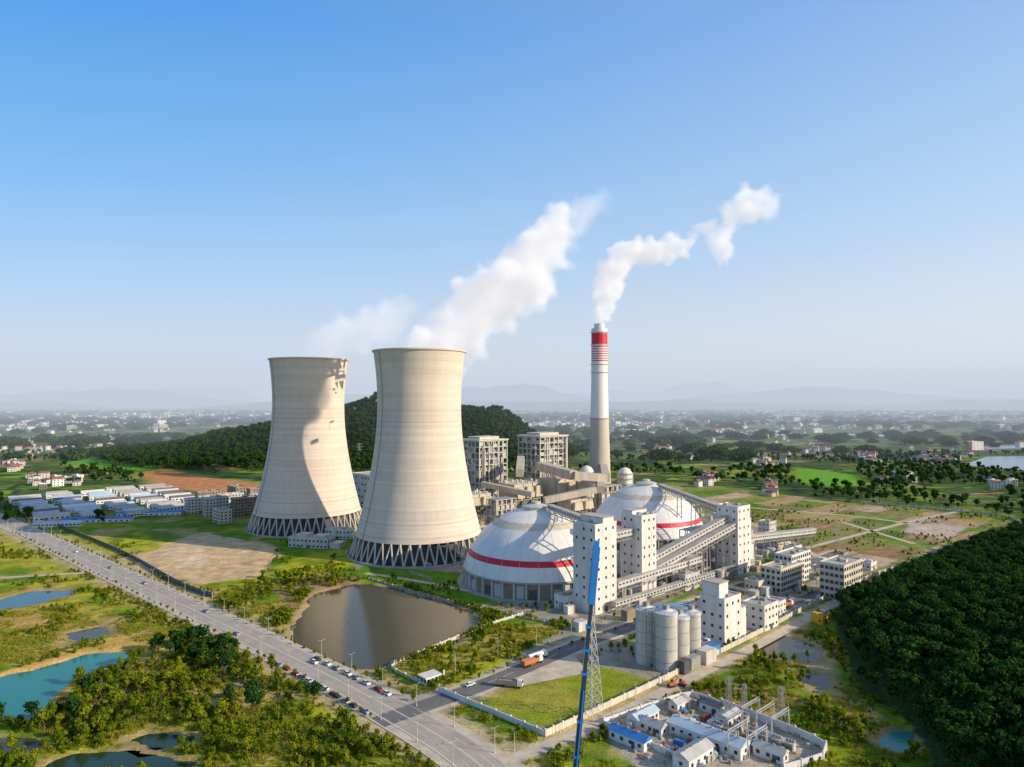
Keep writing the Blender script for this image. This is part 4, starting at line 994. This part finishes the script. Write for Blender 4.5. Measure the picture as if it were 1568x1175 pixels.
# ------------------------------------------------------------------ haze volume beyond the plant, its emission stands in for scattered light
m,nt,N,L=newmat('haze'); o=N.new('ShaderNodeOutputMaterial'); ab=N.new('ShaderNodeVolumeAbsorption'); em=N.new('ShaderNodeEmission'); ad=N.new('ShaderNodeAddShader')
dens=.00019
ab.inputs['Color'].default_value=(0,0,0,1); ab.inputs['Density'].default_value=dens; em.inputs['Color'].default_value=(.59,.655,.78,1); em.inputs['Strength'].default_value=dens
L.new(ab.outputs[0],ad.inputs[0]); L.new(em.outputs[0],ad.inputs[1]); L.new(ad.outputs[0],o.inputs['Volume'])
b=MB(m); b.box(0,10150,-40,44000,18000,540,0); b.obj('haze')
# ------------------------------------------------------------------ steam plumes
def steam_mat(name,x0,x1,dens,f0=1.0,f1=.3,erode=.45,nsc=.045,emi=.42):
    m,nt,N,L=newmat(name); o=N.new('ShaderNodeOutputMaterial')
    at=N.new('ShaderNodeAttribute'); at.attribute_name='density'
    g=N.new('ShaderNodeNewGeometry'); n=N.new('ShaderNodeTexNoise'); n.inputs['Scale'].default_value=nsc; n.inputs['Detail'].default_value=6; n.inputs['Roughness'].default_value=.62; L.new(g.outputs['Position'],n.inputs['Vector'])
    sx=N.new('ShaderNodeSeparateXYZ'); L.new(g.outputs['Position'],sx.inputs[0])
    mr=N.new('ShaderNodeMapRange'); mr.inputs['From Min'].default_value=.33; mr.inputs['From Max'].default_value=.67; mr.inputs['To Min'].default_value=0; mr.inputs['To Max'].default_value=erode; L.new(n.outputs['Fac'],mr.inputs['Value'])
    su=N.new('ShaderNodeMath'); su.operation='SUBTRACT'; L.new(at.outputs['Fac'],su.inputs[0]); L.new(mr.outputs[0],su.inputs[1])
    mx=N.new('ShaderNodeMath'); mx.operation='MAXIMUM'; mx.inputs[1].default_value=0; L.new(su.outputs[0],mx.inputs[0])
    fd=N.new('ShaderNodeMapRange'); fd.inputs['From Min'].default_value=x0; fd.inputs['From Max'].default_value=x1; fd.inputs['To Min'].default_value=f0*dens; fd.inputs['To Max'].default_value=f1*dens; L.new(sx.outputs['X'],fd.inputs['Value'])
    ml=N.new('ShaderNodeMath'); ml.operation='MULTIPLY'; L.new(mx.outputs[0],ml.inputs[0]); L.new(fd.outputs[0],ml.inputs[1])
    vs=N.new('ShaderNodeVolumeScatter'); vs.inputs['Color'].default_value=(1,1,1,1); vs.inputs['Anisotropy'].default_value=.0; L.new(ml.outputs[0],vs.inputs['Density'])
    em=N.new('ShaderNodeEmission'); em.inputs['Color'].default_value=(.97,.97,1,1); e2=N.new('ShaderNodeMath'); e2.operation='MULTIPLY'; e2.inputs[1].default_value=emi; L.new(ml.outputs[0],e2.inputs[0]); L.new(e2.outputs[0],em.inputs['Strength'])  # steam given its own glow, standing in for repeated scattering inside the plume
    ad=N.new('ShaderNodeAddShader'); L.new(vs.outputs[0],ad.inputs[0]); L.new(em.outputs[0],ad.inputs[1]); L.new(ad.outputs[0],o.inputs['Volume'])
    m.cycles.volume_step_rate=2.0; return m
def ico():
    import bmesh
    bm=bmesh.new(); bmesh.ops.create_icosphere(bm,subdivisions=2,radius=1); v=np.array([q.co[:] for q in bm.verts]); f=[tuple(q.index for q in fc.verts) for fc in bm.faces]; bm.free(); return v,f
IV,IF=ico()
def plume(path,d,mat,seed,band,vox=2.0,dy=0):
    rr=random.Random(seed); b=MB(mat)
    pts=[((px-784)/F*d,d+dy*i,115+(614-py)/F*d,r*d/F) for i,(px,py,r) in enumerate(path)]
    for i in range(len(pts)-1):
        p,q=Vector(pts[i][:3]),Vector(pts[i+1][:3]); r0,r1=pts[i][3],pts[i+1][3]
        n=max(2,int((q-p).length/(min(r0,r1)*.35)))
        for k in range(n):
            t=k/n; c=p.lerp(q,t); r=r0+(r1-r0)*t
            b.add([tuple(c+Vector(v)*r*.80) for v in IV],IF)
            for j in range(7):
                v=Vector((rr.gauss(0,1),rr.gauss(0,1)*.8,rr.gauss(0,1))).normalized(); s=r*rr.uniform(.22,.5)
                b.add([tuple(c+v*r*rr.uniform(.65,1.1)+Vector(w)*s) for w in IV],IF)
    o=b.obj('steam_plume')
    rm=o.modifiers.new('merge','REMESH'); rm.mode='VOXEL'; rm.voxel_size=vox
    ng=bpy.data.node_groups.new('steam_volume','GeometryNodeTree')
    ng.interface.new_socket('Geometry',in_out='INPUT',socket_type='NodeSocketGeometry'); ng.interface.new_socket('Geometry',in_out='OUTPUT',socket_type='NodeSocketGeometry')
    N=ng.nodes;L=ng.links; gi=N.new('NodeGroupInput');go=N.new('NodeGroupOutput'); mv=N.new('GeometryNodeMeshToVolume')
    try: mv.resolution_mode='VOXEL_SIZE'
    except Exception as e: print('resmode',e)
    mv.inputs['Voxel Size'].default_value=vox; mv.inputs['Interior Band Width'].default_value=band; mv.inputs['Density'].default_value=1
    sm=N.new('GeometryNodeSetMaterial'); sm.inputs['Material'].default_value=mat
    L.new(gi.outputs[0],mv.inputs['Mesh']); L.new(mv.outputs[0],sm.inputs[0]); L.new(sm.outputs[0],go.inputs[0])
    md=o.modifiers.new('volume','NODES'); md.node_group=ng
plume([(650,552,48),(678,530,50),(715,500,54),(755,460,56),(798,418,56),(828,380,54),(850,352,42),(862,345,30)],530,steam_mat('steam_a',-70,60,.22,1,.6,.45,.05),1,9)
plume([(850,355,44),(885,325,36),(912,312,30),(940,298,18)],530,steam_mat('steam_b',30,90,.05,1,.25,.60,.06),2,8)
plume([(480,556,34),(500,536,40),(540,512,42),(585,490,38),(615,475,26),(635,460,14)],628,steam_mat('steam_c',-190,-90,.055,1,.7,.40,.05),3,12)
plume([(920,494,13),(923,470,19),(928,440,25),(945,408,29),(968,385,27),(1000,383,23),(1035,380,24),(1052,376,16)],850,steam_mat('steam_d',110,230,.20,1,.6,.48,.06),4,7)
plume([(1052,372,12),(1068,352,12),(1088,345,16),(1105,362,24),(1110,388,18),(1104,402,10)],850,steam_mat('steam_e',210,300,.10,1,.8,.5,.06),5,7)
plume([(1112,352,14),(1128,325,26),(1148,308,32),(1168,312,28),(1187,326,16)],850,steam_mat('steam_f',260,340,.10,1,.45,.5,.06),6,8)
# ------------------------------------------------------------------ light, sky, camera
AZ=math.radians(108); EL=math.radians(23)
ts=Vector((math.sin(AZ)*math.cos(EL),math.cos(AZ)*math.cos(EL),math.sin(EL)))
sl=bpy.data.lights.new('sun','SUN'); sl.energy=5.0; sl.angle=math.radians(.5); sl.color=(1,.86,.66)
so=bpy.data.objects.new('sun',sl); so.rotation_euler=ts.to_track_quat('Z','Y').to_euler(); so.location=(300,-200,400); scene.collection.objects.link(so)
w=bpy.data.worlds.new('World'); scene.world=w; w.use_nodes=True; nt=w.node_tree; bg=nt.nodes['Background']; N=nt.nodes; L=nt.links
BS=.15
sk=N.new('ShaderNodeTexSky'); sk.sky_type='NISHITA'; sk.sun_disc=False; sk.sun_elevation=EL; sk.sun_rotation=AZ; sk.air_density=1.0; sk.dust_density=.6; sk.ozone_density=2.0; sk.altitude=100
tc=N.new('ShaderNodeTexCoord'); sx=N.new('ShaderNodeSeparateXYZ'); L.new(tc.outputs['Generated'],sx.inputs[0])
rp=N.new('ShaderNodeValToRGB'); L.new(sx.outputs['Z'],rp.inputs[0]); e=rp.color_ramp.elements
e[0].position=0; e[0].color=(.52,.56,.64,1); e[1].position=.08; e[1].color=(.46,.56,.71,1)
for pos,cc in ((.2,(.29,.49,.75,1)),(.34,(.17,.40,.74,1)),(.48,(.075,.30,.72,1)),(.8,(.09,.17,.34,1))): q=e.new(pos); q.color=cc
v0=N.new('ShaderNodeVectorMath'); v0.operation='SCALE'; v0.inputs['Scale'].default_value=.22; L.new(sk.outputs[0],v0.inputs[0])
v2=N.new('ShaderNodeVectorMath'); v2.operation='SCALE'; v2.inputs['Scale'].default_value=1/BS; L.new(rp.outputs[0],v2.inputs[0])
v1=N.new('ShaderNodeVectorMath'); v1.operation='ADD'; L.new(v0.outputs[0],v1.inputs[0]); L.new(v2.outputs[0],v1.inputs[1])
mr=N.new('ShaderNodeMapRange'); mr.inputs['From Min'].default_value=-.6; mr.inputs['From Max'].default_value=.7; mr.inputs['To Min'].default_value=-.25; L.new(sx.outputs['X'],mr.inputs['Value'])
v3=N.new('ShaderNodeVectorMath'); v3.operation='SCALE'; v3.inputs[0].default_value=(.20/BS,.13/BS,.02/BS); L.new(mr.outputs[0],v3.inputs['Scale'])
v4=N.new('ShaderNodeVectorMath'); v4.operation='ADD'; L.new(v1.outputs[0],v4.inputs[0]); L.new(v3.outputs[0],v4.inputs[1])
L.new(v4.outputs[0],bg.inputs['Color']); bg.inputs['Strength'].default_value=BS
cd=bpy.data.cameras.new('camera'); cd.sensor_width=36; cd.lens=36*F/1568; cd.clip_start=1; cd.clip_end=60000
co=bpy.data.objects.new('camera',cd); co.location=(0,0,CAM_H); co.rotation_euler=(math.pi/2+P,0,0); scene.collection.objects.link(co); scene.camera=co
scene.view_settings.view_transform='Standard'; scene.view_settings.look='None'; scene.view_settings.exposure=0; scene.view_settings.gamma=1
print('done',time.time()-T0)
